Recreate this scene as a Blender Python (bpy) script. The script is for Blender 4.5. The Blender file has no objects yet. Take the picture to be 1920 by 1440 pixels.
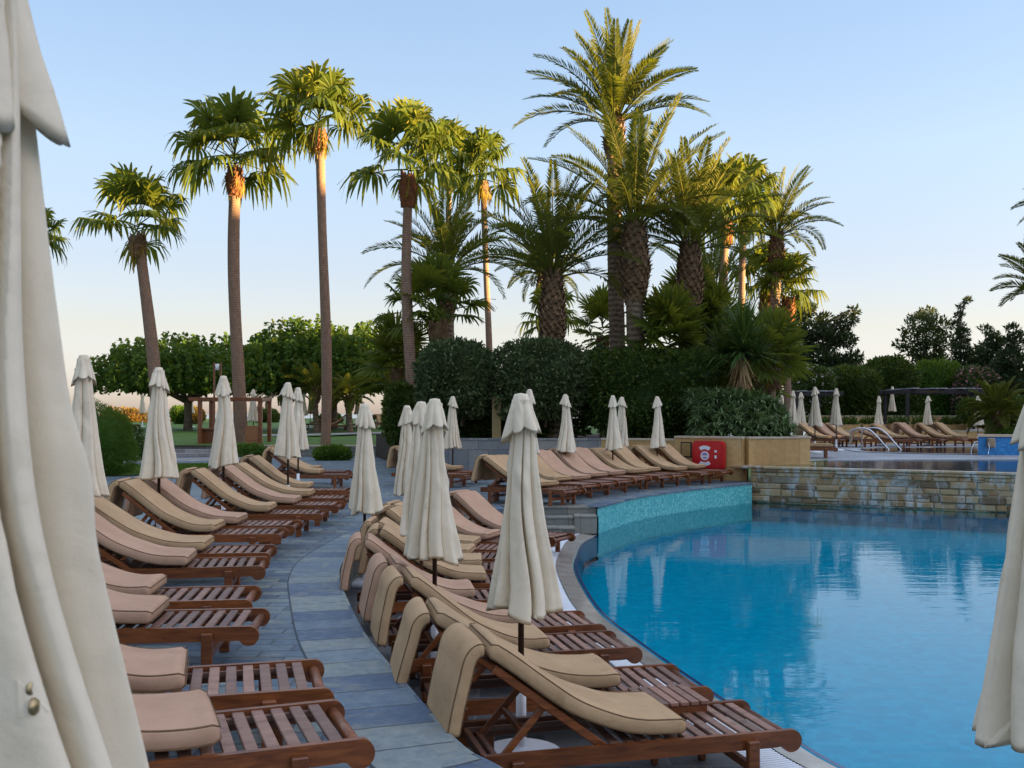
import bpy, math, random
import numpy as np
from mathutils import Vector, Matrix
from mathutils.geometry import tessellate_polygon
R = math.radians
rng = np.random.default_rng(7)
random.seed(7)
SC = bpy.context.scene
COL = SC.collection

# ------------------------------------------------------------------ camera
CZ, HOR, F = 2.18, 776.0, 1900.0          # eye height over the lower deck, horizon row, focal length in px of the 1920 frame
cd = bpy.data.cameras.new("camera"); cam = bpy.data.objects.new("camera", cd); COL.objects.link(cam)
cam.location = (0, 0, CZ); cam.rotation_euler = (R(90), 0, 0)
cd.sensor_width = 36; cd.lens = 36*F/1920; cd.shift_y = (HOR-720)/1920
cd.clip_start = 0.05; cd.clip_end = 20000
cd.dof.use_dof = True; cd.dof.focus_distance = 11.0; cd.dof.aperture_fstop = 11.0
SC.camera = cam

# ------------------------------------------------------------------ sky, sun, exposure
SUN_EL, SUN_AZ = R(7.0), R(105)           # azimuth clockwise from +Y: low, behind the viewer's right shoulder
w = bpy.data.worlds.new("World"); SC.world = w; w.use_nodes = True
wn = w.node_tree; bg = wn.nodes['Background']
sky = wn.nodes.new('ShaderNodeTexSky'); sky.sky_type = 'NISHITA'; sky.sun_disc = False
sky.sun_elevation = SUN_EL; sky.sun_rotation = SUN_AZ
sky.air_density = 1.0; sky.dust_density = 0.5; sky.ozone_density = 2.0
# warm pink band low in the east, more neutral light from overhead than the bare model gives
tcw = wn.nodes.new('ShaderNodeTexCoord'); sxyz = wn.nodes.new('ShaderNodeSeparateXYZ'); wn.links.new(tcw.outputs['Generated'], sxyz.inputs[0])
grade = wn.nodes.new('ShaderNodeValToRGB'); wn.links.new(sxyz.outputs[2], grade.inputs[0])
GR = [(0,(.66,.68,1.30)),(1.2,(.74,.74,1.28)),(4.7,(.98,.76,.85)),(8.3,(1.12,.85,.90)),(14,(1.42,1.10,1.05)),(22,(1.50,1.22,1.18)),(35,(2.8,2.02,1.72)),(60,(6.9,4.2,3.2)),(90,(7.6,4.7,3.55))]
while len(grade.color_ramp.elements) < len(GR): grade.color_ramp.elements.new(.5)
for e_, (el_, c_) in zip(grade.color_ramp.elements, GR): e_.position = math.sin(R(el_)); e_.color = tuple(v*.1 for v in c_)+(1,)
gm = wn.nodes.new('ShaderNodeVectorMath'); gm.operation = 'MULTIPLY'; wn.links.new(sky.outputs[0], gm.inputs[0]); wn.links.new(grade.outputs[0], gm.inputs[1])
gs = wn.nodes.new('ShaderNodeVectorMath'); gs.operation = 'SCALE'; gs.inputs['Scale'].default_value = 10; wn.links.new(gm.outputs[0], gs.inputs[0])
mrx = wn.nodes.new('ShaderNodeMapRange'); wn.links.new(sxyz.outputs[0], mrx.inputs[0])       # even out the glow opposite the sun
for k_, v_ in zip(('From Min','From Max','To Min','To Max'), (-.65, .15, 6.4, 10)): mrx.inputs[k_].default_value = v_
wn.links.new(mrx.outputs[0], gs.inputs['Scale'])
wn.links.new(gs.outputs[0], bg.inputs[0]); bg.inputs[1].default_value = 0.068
sl = bpy.data.lights.new("sun", 'SUN'); sl.energy = 5.0; sl.angle = R(0.6); sl.color = (1, .66, .28)
so = bpy.data.objects.new("sun", sl); COL.objects.link(so)
sdir = Vector((math.sin(SUN_AZ)*math.cos(SUN_EL), math.cos(SUN_AZ)*math.cos(SUN_EL), math.sin(SUN_EL)))
so.rotation_euler = sdir.to_track_quat('Z', 'Y').to_euler(); so.location = sdir*50
SC.view_settings.view_transform = 'Standard'; SC.view_settings.look = 'None'
SC.view_settings.exposure = 2.65; SC.view_settings.gamma = 1.0
SC.cycles.max_bounces = 8; SC.cycles.transparent_max_bounces = 12
SC.cycles.use_denoising = True

# ------------------------------------------------------------------ measuring helpers
def G(px, py, z):                          # where the ray through a pixel of the photo meets the level z
    Y = F*(CZ-z)/(py-HOR); return ((px-960)/F*Y, Y)
def XA(px, Y): return (px-960)/F*Y
def ZA(py, Y): return CZ-(py-HOR)*Y/F
Z_T, Z_U, Z_W = 0.45, 0.88, -0.04          # terrace, upper deck, water

# ------------------------------------------------------------------ mesh builder
class MB:
    def __init__(s): s.v=[]; s.f=[]; s.n=0; s.r=[]; s.sm=[]; s.uv=[]
    def add(s, v, f, M=None, rnd=None, smooth=False, uv=None):
        v = np.asarray(v, dtype=np.float64).reshape(-1,3)
        if M is not None:
            A = np.array(M); v = v@A[:3,:3].T + A[:3,3]
        if len(v)==0: return
        fs = f if isinstance(f, list) and len(f) and isinstance(f[0], np.ndarray) else None
        groups = fs if fs else None
        if groups is None:
            d = {}
            if isinstance(f, np.ndarray): groups=[f]
            else:
                for q in f: d.setdefault(len(q), []).append(q)
                groups=[np.array(x) for x in d.values()]
        for g in groups:
            s.f.append(g+s.n); s.sm.append(np.full(len(g), smooth))
        s.v.append(v)
        s.r.append(np.full(len(v), .5) if rnd is None else (np.full(len(v), float(rnd)) if np.isscalar(rnd) else np.asarray(rnd, float)))
        s.uv.append(np.zeros((len(v),2)) if uv is None else np.asarray(uv, float))
        s.n += len(v)
    def mesh(s, name, mat):
        me = bpy.data.meshes.new(name)
        v = np.concatenate(s.v); me.vertices.add(len(v)); me.vertices.foreach_set('co', v.ravel())
        tot = np.concatenate([np.full(len(g), g.shape[1]) for g in s.f])
        idx = np.concatenate([g.ravel() for g in s.f])
        me.loops.add(len(idx)); me.loops.foreach_set('vertex_index', idx.astype(np.int32))
        st = np.concatenate([[0], np.cumsum(tot)[:-1]])
        me.polygons.add(len(tot)); me.polygons.foreach_set('loop_start', st.astype(np.int32))
        try: me.polygons.foreach_set('loop_total', tot.astype(np.int32))
        except Exception: pass
        me.polygons.foreach_set('use_smooth', np.concatenate(s.sm))
        a = me.attributes.new('rnd', 'FLOAT', 'POINT'); a.data.foreach_set('value', np.concatenate(s.r))
        uvl = me.uv_layers.new(name='UVMap'); U = np.concatenate(s.uv)
        uvl.data.foreach_set('uv', U[idx].ravel())
        me.update(calc_edges=True); me.validate()
        if mat: me.materials.append(mat)
        return me
    def obj(s, name, mat, parent=None):
        o = bpy.data.objects.new(name, s.mesh(name, mat)); COL.objects.link(o); o.parent = parent
        return o

def tag(o, label=None, cat=None, group=None, kind=None):
    if label: o['label'] = label
    if cat: o['category'] = cat
    if group: o['group'] = group
    if kind: o['kind'] = kind
    return o
def thing(name, label, cat, loc=(0,0,0), rotz=0, group=None):
    o = bpy.data.objects.new(name, None); COL.objects.link(o); o.empty_display_size = .2
    o.location = loc; o.rotation_euler = (0,0,rotz)
    return tag(o, label, cat, group)
def dup(root, loc, rotz, label, scale=1.0, group=None):
    r = root.copy(); COL.objects.link(r); r.location = loc; r.rotation_euler = (0,0,rotz); r['label'] = label
    r.scale = (scale,)*3
    if group: r['group'] = group
    for ch in list(root.children):
        c = ch.copy(); COL.objects.link(c); c.parent = r
        for g in list(ch.children):
            d = g.copy(); COL.objects.link(d); d.parent = c
    return r

def cbox(mb, x0,x1,y0,y1,z0,z1, b=.004, M=None, rnd=None):
    c = ((x0+x1)/2,(y0+y1)/2,(z0+z1)/2); h=((x1-x0)/2,(y1-y0)/2,(z1-z0)/2); b=min(b, .4*min(h))
    V=[]; ix={}
    for sx in (-1,1):
        for sy in (-1,1):
            for sz in (-1,1):
                s=(sx,sy,sz)
                for ax in range(3):
                    p=[c[k]+s[k]*(h[k]-(0 if k==ax else b)) for k in range(3)]
                    ix[(sx,sy,sz,ax)]=len(V); V.append(p)
    Fc=[]
    for ax in range(3):
        a,bb=[k for k in range(3) if k!=ax]
        for s in (-1,1):
            q=[]
            for (u,v) in ((-1,-1),(1,-1),(1,1),(-1,1)):
                k=[0,0,0]; k[ax]=s; k[a]=u; k[bb]=v; q.append(ix[tuple(k)+(ax,)])
            flip = (s<0) ^ (ax==1)
            Fc.append(q[::-1] if flip else q)
    for ax in range(3):                       # edges along ax
        a,bb=[k for k in range(3) if k!=ax]
        for u in (-1,1):
            for v in (-1,1):
                def K(e,f):
                    k=[0,0,0]; k[ax]=e; k[a]=u; k[bb]=v; return ix[tuple(k)+(f,)]
                q=[K(-1,a),K(1,a),K(1,bb),K(-1,bb)]
                P=[Vector(V[i]) for i in q]; nrm=(P[1]-P[0]).cross(P[2]-P[0])
                out=[0,0,0]; out[a]=u; out[bb]=v
                Fc.append(q if nrm.dot(Vector(out))>0 else q[::-1])
    for sx in (-1,1):
        for sy in (-1,1):
            for sz in (-1,1):
                q=[ix[(sx,sy,sz,k)] for k in range(3)]
                Fc.append(q if sx*sy*sz>0 else q[::-1])
    mb.add(V,Fc,M,rnd)

def frames(P):
    P=np.asarray(P,float); T=np.gradient(P,axis=0); T/=np.linalg.norm(T,axis=1)[:,None]+1e-12
    up=np.array([0,0,1.]) if abs(T[0,2])<.95 else np.array([0,1.,0])
    N=np.zeros_like(P); n=up-T[0]*up.dot(T[0]); N[0]=n/np.linalg.norm(n)
    for i in range(1,len(P)):
        n=N[i-1]-T[i]*N[i-1].dot(T[i]); N[i]=n/(np.linalg.norm(n)+1e-12)
    return P,T,N,np.cross(T,N)
def tube(mb, P, rad, segs=8, caps=True, M=None, rnd=None, smooth=True):
    P,T,N,B=frames(P); n=len(P); rad=np.broadcast_to(np.asarray(rad,float),(n,))
    a=np.linspace(0,2*np.pi,segs,endpoint=False)
    V=P[:,None,:]+rad[:,None,None]*(np.cos(a)[None,:,None]*N[:,None,:]+np.sin(a)[None,:,None]*B[:,None,:])
    i=np.arange(n-1)[:,None]*segs; j=np.arange(segs)[None,:]; k=(j+1)%segs
    Q=np.stack([i+j,i+k,i+segs+k,i+segs+j],-1).reshape(-1,4)
    L=np.concatenate([[0],np.cumsum(np.linalg.norm(np.diff(P,axis=0),axis=1))])
    uv=np.stack([np.tile(np.arange(segs)/segs,n),np.repeat(L,segs)],-1)
    fs=[Q]
    if caps: fs+= [np.array([list(range(segs))[::-1]]), np.array([[ (n-1)*segs+q for q in range(segs)]])]
    mb.add(V.reshape(-1,3),fs,M,rnd,smooth,uv)
def prism(mb, outline, y0, y1, M=None, rnd=None):   # outline in (x,z), pushed along y
    n=len(outline); V=[(x,y0,z) for x,z in outline]+[(x,y1,z) for x,z in outline]
    ar=sum(outline[i][0]*outline[(i+1)%n][1]-outline[(i+1)%n][0]*outline[i][1] for i in range(n))
    Fc=[]
    a=list(range(n)); b=[n+i for i in range(n)]
    Fc.append(a if ar>0 else a[::-1]); Fc.append(b[::-1] if ar>0 else b)
    for i in range(n):
        q=[i,n+i,n+(i+1)%n,(i+1)%n]; Fc.append(q if ar>0 else q[::-1])
    mb.add(V,Fc,M,rnd)
def lathe(mb, prof, segs=24, M=None, rnd=None, smooth=True):
    n=len(prof); a=np.linspace(0,2*np.pi,segs,endpoint=False)
    V=[(r*math.cos(t),r*math.sin(t),z) for r,z in prof for t in a]
    i=np.arange(n-1)[:,None]*segs; j=np.arange(segs)[None,:]; k=(j+1)%segs
    Q=np.stack([i+j,i+k,i+segs+k,i+segs+j],-1).reshape(-1,4)
    mb.add(V,[Q],M,rnd,smooth)
def poly(mb, pts, z, flip=False):                    # flat sheet from an outline
    P=[Vector((x,y,0)) for x,y in pts]; T=tessellate_polygon([P])
    V=[(x,y,z) for x,y in pts]; Fc=[]
    for t in T:
        a,b,c=[P[i] for i in t]; up=(b-a).cross(c-a).z>0
        Fc.append(list(t) if up else list(t)[::-1])
    mb.add(V,Fc,uv=np.array(pts))
def smooth_curve(P, n=8):
    P=np.asarray(P,float); out=[]
    for i in range(len(P)-1):
        p0=P[max(i-1,0)];p1=P[i];p2=P[i+1];p3=P[min(i+2,len(P)-1)]
        for t in np.linspace(0,1,n,endpoint=False):
            out.append(.5*((2*p1)+(-p0+p2)*t+(2*p0-5*p1+4*p2-p3)*t*t+(-p0+3*p1-3*p2+p3)*t**3))
    out.append(P[-1]); return np.array(out)
def offset(P, d):
    P=np.asarray(P,float); T=np.gradient(P,axis=0); T/=np.linalg.norm(T,axis=1)[:,None]
    return P+d*np.stack([-T[:,1],T[:,0]],-1)         # to the left of travel
def ribbon(mb, A, za, B, zb, smooth=False):          # strip between two curves, uv = metres along, across
    A=np.asarray(A,float);B=np.asarray(B,float);n=len(A)
    L=np.concatenate([[0],np.cumsum(np.linalg.norm(np.diff((A+B)/2,axis=0),axis=1))])
    V=np.concatenate([np.c_[A,np.broadcast_to(za,(n,))],np.c_[B,np.broadcast_to(zb,(n,))]])
    W=np.linalg.norm(V[:n]-V[n:],axis=1).mean()
    uv=np.concatenate([np.c_[L,np.zeros(n)],np.c_[L,np.full(n,W)]])
    i=np.arange(n-1); Q=np.stack([i,i+1,n+i+1,n+i],-1)
    mb.add(V,[Q],uv=uv,smooth=smooth)

# ------------------------------------------------------------------ materials
def newmat(name):
    m=bpy.data.materials.new(name); m.use_nodes=True; nt=m.node_tree
    return m, nt, nt.nodes['Principled BSDF']
class NB:
    def __init__(s, nt): s.nt=nt
    def n(s, t, **kw):
        x=s.nt.nodes.new('ShaderNode'+t)
        for k,v in kw.items():
            if k in x.inputs: x.inputs[k].default_value=v
            else: setattr(x,k,v)
        return x
    def l(s,a,b): s.nt.links.new(a,b)
    def coord(s,kind='Object',scale=(1,1,1),rot=(0,0,0)):
        tc=s.n('TexCoord'); mp=s.n('Mapping'); mp.inputs['Scale'].default_value=scale; mp.inputs['Rotation'].default_value=rot
        s.l(tc.outputs[kind],mp.inputs[0]); return mp.outputs[0]
    def noise(s,vec,scale,detail=4,rough=.55,dist=0):
        x=s.n('TexNoise'); x.inputs['Scale'].default_value=scale; x.inputs['Detail'].default_value=detail
        x.inputs['Roughness'].default_value=rough; x.inputs['Distortion'].default_value=dist
        if vec: s.l(vec,x.inputs['Vector'])
        return x
    def ramp(s,fac,stops):
        x=s.n('ValToRGB'); cr=x.color_ramp
        while len(cr.elements)<len(stops): cr.elements.new(.5)
        for e,(p,c) in zip(cr.elements,stops): e.position=p; e.color=tuple(c)+(1,) if len(c)==3 else c
        s.l(fac,x.inputs[0]); return x.outputs[0]
    def mix(s,fac,a,b,mode='MIX'):
        x=s.n('MixRGB'); x.blend_type=mode
        for sock,v in ((x.inputs[0],fac),(x.inputs[1],a),(x.inputs[2],b)):
            if hasattr(v,'links'): s.l(v,sock)
            elif isinstance(v,(int,float)): sock.default_value=v
            else: sock.default_value=tuple(v)+(1,)
        return x.outputs[0]
    def bump(s,h,strength,dist,bsdf,prev=None):
        x=s.n('Bump'); x.inputs['Strength'].default_value=strength; x.inputs['Distance'].default_value=dist
        s.l(h,x.inputs['Height'])
        if prev: s.l(prev,x.inputs['Normal'])
        if bsdf: s.l(x.outputs[0],bsdf.inputs['Normal'])
        return x.outputs[0]
    def attr(s,name):
        x=s.n('Attribute'); x.attribute_name=name; return x.outputs['Fac']

def m_simple(name,c1,c2,scale=6,rough=.6,bump=.0,bs=60,bd=.004,spec=.3,metal=0,kind='Object',stretch=(1,1,1)):
    m,nt,b=newmat(name); q=NB(nt); v=q.coord(kind,stretch)
    nz=q.noise(v,scale); q.l(q.ramp(nz.outputs[0],[(.3,c1),(.7,c2)]),b.inputs['Base Color'])
    b.inputs['Roughness'].default_value=rough; b.inputs['Specular IOR Level'].default_value=spec; b.inputs['Metallic'].default_value=metal
    if bump: q.bump(q.noise(v,bs,6).outputs[0],bump,bd,b)
    return m
def m_wood(name,c1,c2,rough=.45):
    m,nt,b=newmat(name); q=NB(nt); oi=q.n('ObjectInfo')
    tc=q.n('TexCoord'); mp=q.n('Mapping'); mp.inputs['Scale'].default_value=(3,14,22); q.l(tc.outputs['Object'],mp.inputs[0])
    ad=q.n('VectorMath'); ad.operation='ADD'; q.l(mp.outputs[0],ad.inputs[0]); 
    sc=q.n('VectorMath'); sc.operation='SCALE'; sc.inputs[0].default_value=(13,7,5); q.l(oi.outputs['Random'],sc.inputs['Scale']); q.l(sc.outputs[0],ad.inputs[1])
    nz=q.noise(ad.outputs[0],1.6,6,.6,.6)
    base=q.ramp(nz.outputs[0],[(.28,c1),(.72,c2)])
    rv=q.n('MapRange'); rv.inputs['To Min'].default_value=.72; rv.inputs['To Max'].default_value=1.25; q.l(oi.outputs['Random'],rv.inputs[0])
    at=q.n('MapRange'); at.inputs['To Min'].default_value=.7; at.inputs['To Max'].default_value=1.35; q.l(q.attr('rnd'),at.inputs[0])
    mu=q.n('Math'); mu.operation='MULTIPLY'; q.l(rv.outputs[0],mu.inputs[0]); q.l(at.outputs[0],mu.inputs[1])
    vm=q.n('VectorMath'); vm.operation='SCALE'; q.l(base,vm.inputs[0]); q.l(mu.outputs[0],vm.inputs['Scale'])
    q.l(vm.outputs[0],b.inputs['Base Color']); b.inputs['Roughness'].default_value=rough
    q.bump(nz.outputs[0],.25,.003,b); return m
def m_cloth(name,c1,c2,stain,weave=420,trans=0):
    m,nt,b=newmat(name); q=NB(nt); v=q.coord('Object'); oi=q.n('ObjectInfo')
    sc=q.n('VectorMath'); sc.operation='SCALE'; sc.inputs[0].default_value=(31,17,9); q.l(oi.outputs['Random'],sc.inputs['Scale'])
    ad=q.n('VectorMath'); ad.operation='ADD'; q.l(v,ad.inputs[0]); q.l(sc.outputs[0],ad.inputs[1])
    n1=q.noise(ad.outputs[0],3.2,5,.6); col=q.ramp(n1.outputs[0],[(.3,c1),(.7,c2)])
    n2=q.noise(ad.outputs[0],7,5,.7,.4); f=q.ramp(n2.outputs[0],[(.56,(0,0,0)),(.75,(.6,.6,.6))])
    q.l(q.mix(f,col,stain),b.inputs['Base Color']); b.inputs['Roughness'].default_value=.9
    b.inputs['Specular IOR Level'].default_value=.15
    n3=q.noise(ad.outputs[0],weave,2); n4=q.noise(ad.outputs[0],14,4,.6)
    n5=q.noise(ad.outputs[0],5,3,.5,1.2); p0=q.bump(n5.outputs[0],.30,.03,None); p=q.bump(n4.outputs[0],.25,.012,None,p0); q.bump(n3.outputs[0],.3,.0015,b,p)
    if trans:
        t=q.n('BsdfTranslucent'); q.l(col,t.inputs[0]); q.l(p,t.inputs['Normal']); mx=q.n('MixShader'); mx.inputs[0].default_value=trans; q.l(b.outputs[0],mx.inputs[1]); q.l(t.outputs[0],mx.inputs[2]); q.l(mx.outputs[0],nt.nodes['Material Output'].inputs[0])
    return m
def m_leaf(name,stops,rough=.6,trans=.3,ts=(.35,.40,.03),spec=.15):
    m,nt,b=newmat(name); q=NB(nt); c=q.ramp(q.attr('rnd'),stops)
    q.l(c,b.inputs['Base Color']); b.inputs['Roughness'].default_value=rough; b.inputs['Specular IOR Level'].default_value=spec
    t=q.n('BsdfTranslucent'); q.l(q.mix(.5,c,ts),t.inputs[0])
    mx=q.n('MixShader'); mx.inputs[0].default_value=trans; q.l(b.outputs[0],mx.inputs[1]); q.l(t.outputs[0],mx.inputs[2])
    q.l(mx.outputs[0],nt.nodes['Material Output'].inputs[0]); return m
def m_pave(name,cols,mortar,bw,bh,kind='Object',rough=.55,msize=.012,rot=0,bumpd=.006,stain=.35,mott=.25):
    m,nt,b=newmat(name); q=NB(nt); v=q.coord(kind,(1,1,1),(0,0,rot))
    wob=q.noise(v,2.5,2); dv=q.n('VectorMath'); dv.operation='MULTIPLY_ADD'; q.l(wob.outputs[1],dv.inputs[0]); dv.inputs[1].default_value=(.03,.03,0); q.l(v,dv.inputs[2])
    br=q.n('TexBrick'); br.inputs['Scale'].default_value=1; br.inputs['Brick Width'].default_value=bw; br.inputs['Row Height'].default_value=bh
    br.inputs['Mortar Size'].default_value=msize; br.inputs['Mortar Smooth'].default_value=.3; br.inputs['Color1'].default_value=(0,0,0,1); br.inputs['Color2'].default_value=(1,1,1,1); br.inputs['Mortar'].default_value=(.5,.5,.5,1)
    q.l(dv.outputs[0],br.inputs[0])
    n0=q.noise(v,1.3,3); n1=q.noise(v,9,6,.65,.5)
    f=q.mix(.25,br.outputs[0],n0.outputs[0]); c=q.ramp(f,cols)
    c=q.mix(q.ramp(n1.outputs[0],[(.35,(0,0,0)),(.75,(stain,)*3)]),c,[x*.55 for x in cols[0][1]])
    n4=q.noise(v,3.4,5,.7,.7); c=q.mix(q.ramp(n4.outputs[0],[(.50,(0,0,0)),(.68,(mott,)*3)]),c,[min(1,x*y) for x,y in zip(cols[-1][1],(1.12,1.0,.80))])
    c=q.mix(br.outputs[1],c,mortar); q.l(c,b.inputs['Base Color'])
    rr=q.n('MapRange'); rr.inputs['To Min'].default_value=rough-.15; rr.inputs['To Max'].default_value=rough+.2; q.l(n1.outputs[0],rr.inputs[0]); q.l(rr.outputs[0],b.inputs['Roughness'])
    iv=q.n('Math'); iv.operation='SUBTRACT'; iv.inputs[0].default_value=1; q.l(br.outputs[1],iv.inputs[1])
    p=q.bump(iv.outputs[0],.6,bumpd,None); q.bump(n1.outputs[0],.5,bumpd*1.3,b,p); return m
M_teak=m_wood('teak',(.070,.018,.005),(.235,.072,.018),.34)
M_slat=m_wood('teak_slat',(.115,.05,.03),(.25,.135,.09),.5)
M_beige=m_cloth('beige_canvas',(.385,.25,.135),(.475,.32,.178),(.30,.19,.10))
M_pink=m_cloth('pink_canvas',(.40,.245,.158),(.485,.305,.20),(.32,.19,.12))
M_pipe=m_simple('cushion_piping',(.12,.07,.035),(.19,.115,.06),20,.8)
M_cream=m_cloth('parasol_canvas',(.72,.625,.465),(.81,.715,.55),(.57,.475,.32),420,.12)
M_pole=m_simple('parasol_pole',(.035,.016,.010),(.06,.03,.018),12,.4)
M_white=m_simple('white_plastic',(.62,.62,.62),(.72,.72,.72),5,.4)
M_slate=m_pave('slate_paving',[(.12,(.050,.085,.130)),(.4,(.085,.13,.170)),(.65,(.125,.175,.19)),(.85,(.19,.225,.205)),(.97,(.25,.25,.20))],(.05,.06,.07),.40,.19,mott=.45,stain=.55)
M_edge=m_pave('slate_border',[(.12,(.055,.090,.150)),(.45,(.095,.145,.200)),(.7,(.15,.20,.215)),(.9,(.235,.26,.23))],(.04,.045,.05),.38,.9,kind='UV',mott=.5,stain=.55,msize=.009)
M_lower=m_pave('lower_paving',[(.2,(.05,.055,.06)),(.5,(.075,.078,.082)),(.8,(.12,.115,.11))],(.13,.13,.125),.5,.3)
M_stone_riser=m_pave('stone_riser',[(.2,(.13,.14,.13)),(.5,(.2,.2,.17)),(.8,(.27,.25,.2))],(.08,.08,.07),.4,.15,kind='UV',msize=.008)
M_greywall=m_pave('grey_slab_wall',[(.2,(.13,.145,.155)),(.5,(.19,.20,.20)),(.8,(.25,.24,.21))],(.07,.07,.07),.55,.9,kind='UV',msize=.008)
M_sand=m_pave('sandstone_slab',[(.2,(.46,.27,.095)),(.5,(.55,.345,.13)),(.8,(.60,.42,.20))],(.26,.17,.08),.42,1.6,kind='UV',msize=.005,stain=.5)
M_coping=m_simple('beige_coping',(.42,.34,.24),(.52,.43,.31),4,.6,.3)
M_wet=m_simple('wet_coping',(.24,.215,.18),(.36,.33,.28),3,.14,.15,30,.003,.5)
M_grate=m_simple('white_grating',(.60,.62,.64),(.70,.72,.74),3,.4)
M_navy=m_simple('navy_strip',(.01,.03,.10),(.015,.05,.14),20,.15,spec=.5)
M_mosaic=m_pave('teal_mosaic',[(.1,(.02,.26,.28)),(.4,(.05,.38,.39)),(.65,(.11,.48,.47)),(.9,(.28,.62,.56))],(.12,.36,.36),.045,.045,kind='UV',rough=.3,msize=.005,bumpd=.002,stain=.1,mott=0)
for n_ in M_mosaic.node_tree.nodes:
    if n_.type=='TEX_BRICK': n_.offset=0
M_pool=m_pave('pool_tile',[(.1,(.0,.345,.50)),(.5,(.0,.395,.55)),(.9,(.0,.44,.60))],(.0,.36,.49),.1,.1,rough=.4,msize=.004,bumpd=.001,stain=.1,mott=0)
for q_ in (M_pool,):
    q_.node_tree.nodes['Principled BSDF'].inputs['Specular IOR Level'].default_value=0
M_pooldeep=m_pave('dark_pool_tile',[(.1,(.01,.04,.10)),(.5,(.015,.06,.14)),(.9,(.02,.08,.17))],(.02,.06,.1),.1,.1,rough=.4,msize=.004,bumpd=.001,stain=.1,mott=0)
M_fount=m_pave('blue_mosaic',[(.1,(.0,.14,.40)),(.5,(.01,.20,.52)),(.9,(.02,.28,.62))],(.02,.16,.4),.06,.06,kind='UV',rough=.3,msize=.004,bumpd=.001,stain=.1,mott=0)
M_steel=m_simple('steel',(.6,.6,.62),(.7,.7,.72),5,.18,metal=1)
M_dark=m_simple('dark_bronze',(.02,.018,.02),(.035,.03,.03),5,.5)
M_red=m_simple('red_plastic',(.42,.008,.012),(.50,.012,.016),3,.35,spec=.5)
M_badge=m_simple('white_badge',(.62,.62,.68),(.70,.70,.74),9,.5)
M_purple=m_simple('purple_print',(.30,.17,.36),(.38,.24,.44),9,.5)
M_plaque=m_simple('bronze_plaque',(.24,.15,.05),(.34,.22,.08),14,.45,.3)
M_lawn=m_simple('lawn_grass',(.05,.105,.010),(.095,.165,.018),1.2,.8,.6,90,.03)
M_path=m_pave('garden_path',[(.2,(.22,.20,.19)),(.5,(.28,.26,.25)),(.8,(.34,.31,.29))],(.15,.14,.13),.5,.4)
M_sea=m_simple('sea_water',(.10,.16,.21),(.12,.18,.23),.01,.22,spec=.5)
M_gold=m_simple('garden_post',(.24,.18,.075),(.30,.22,.10),6,.7)

def m_water(name,tint,sx,sy,strength,dist=.05):
    m,nt,b=newmat(name); q=NB(nt); nt.nodes.remove(b); v=q.coord('Object',(sx,sy,1))
    n1=q.noise(v,1.0,3,.5,.3); n2=q.noise(v,4.5,2,.5); n3=q.noise(q.coord('Object',(1,1,1)),.22,2)
    am=q.n('MapRange'); am.inputs['From Min'].default_value=.35; am.inputs['From Max'].default_value=.65; am.inputs['To Min'].default_value=.35; am.inputs['To Max'].default_value=1.2; q.l(n3.outputs[0],am.inputs[0])
    hm=q.n('Math'); hm.operation='MULTIPLY_ADD'; q.l(n2.outputs[0],hm.inputs[0]); hm.inputs[1].default_value=.22; q.l(n1.outputs[0],hm.inputs[2])
    h2=q.n('Math'); h2.operation='MULTIPLY'; q.l(hm.outputs[0],h2.inputs[0]); q.l(am.outputs[0],h2.inputs[1])
    nrm=q.bump(h2.outputs[0],strength,dist,None)
    gl=q.n('BsdfGlossy'); gl.inputs['Roughness'].default_value=.02; q.l(nrm,gl.inputs['Normal'])
    tr=q.n('BsdfTransparent'); tr.inputs[0].default_value=tint+(1,)
    fr=q.n('Fresnel'); fr.inputs['IOR'].default_value=1.33; q.l(nrm,fr.inputs['Normal']); fk=q.n('Math'); fk.operation='MULTIPLY'; fk.inputs[1].default_value=1.0; q.l(fr.outputs[0],fk.inputs[0])
    mx=q.n('MixShader'); q.l(fk.outputs[0],mx.inputs[0]); q.l(tr.outputs[0],mx.inputs[1]); q.l(gl.outputs[0],mx.inputs[2])
    q.l(mx.outputs[0],nt.nodes['Material Output'].inputs[0]); return m
M_water=m_water('pool_water',(.45,.97,1.0),.8,3.2,.075)
M_water2=m_water('upper_pool_water',(.7,.88,.95),1.5,3.5,.12)

# stone of the weir wall: each block has its own colour (attribute rnd), pale lime stains run down
def m_weir():
    m,nt,b=newmat('weir_stone'); q=NB(nt); v=q.coord('Object')
    c=q.ramp(q.attr('rnd'),[(0,(.16,.105,.055)),(.25,(.28,.175,.08)),(.5,(.38,.255,.12)),(.75,(.43,.325,.19)),(.9,(.34,.29,.20)),(1,(.23,.20,.15))])
    n=q.noise(v,11,6,.65); c=q.mix(.5,c,q.mix(n.outputs[0],(.10,.075,.04),(.52,.42,.26)),'OVERLAY')
    n2=q.noise(q.coord('Object',(2.6,2.6,1.0)),1.1,6,.7,.8); f=q.ramp(n2.outputs[0],[(.49,(0,0,0)),(.62,(.88,.88,.88))])
    c=q.mix(f,c,(.42,.44,.42)); q.l(c,b.inputs['Base Color']); b.inputs['Roughness'].default_value=.42
    q.bump(n.outputs[0],.7,.025,b); return m
M_weir=m_weir()

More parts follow.
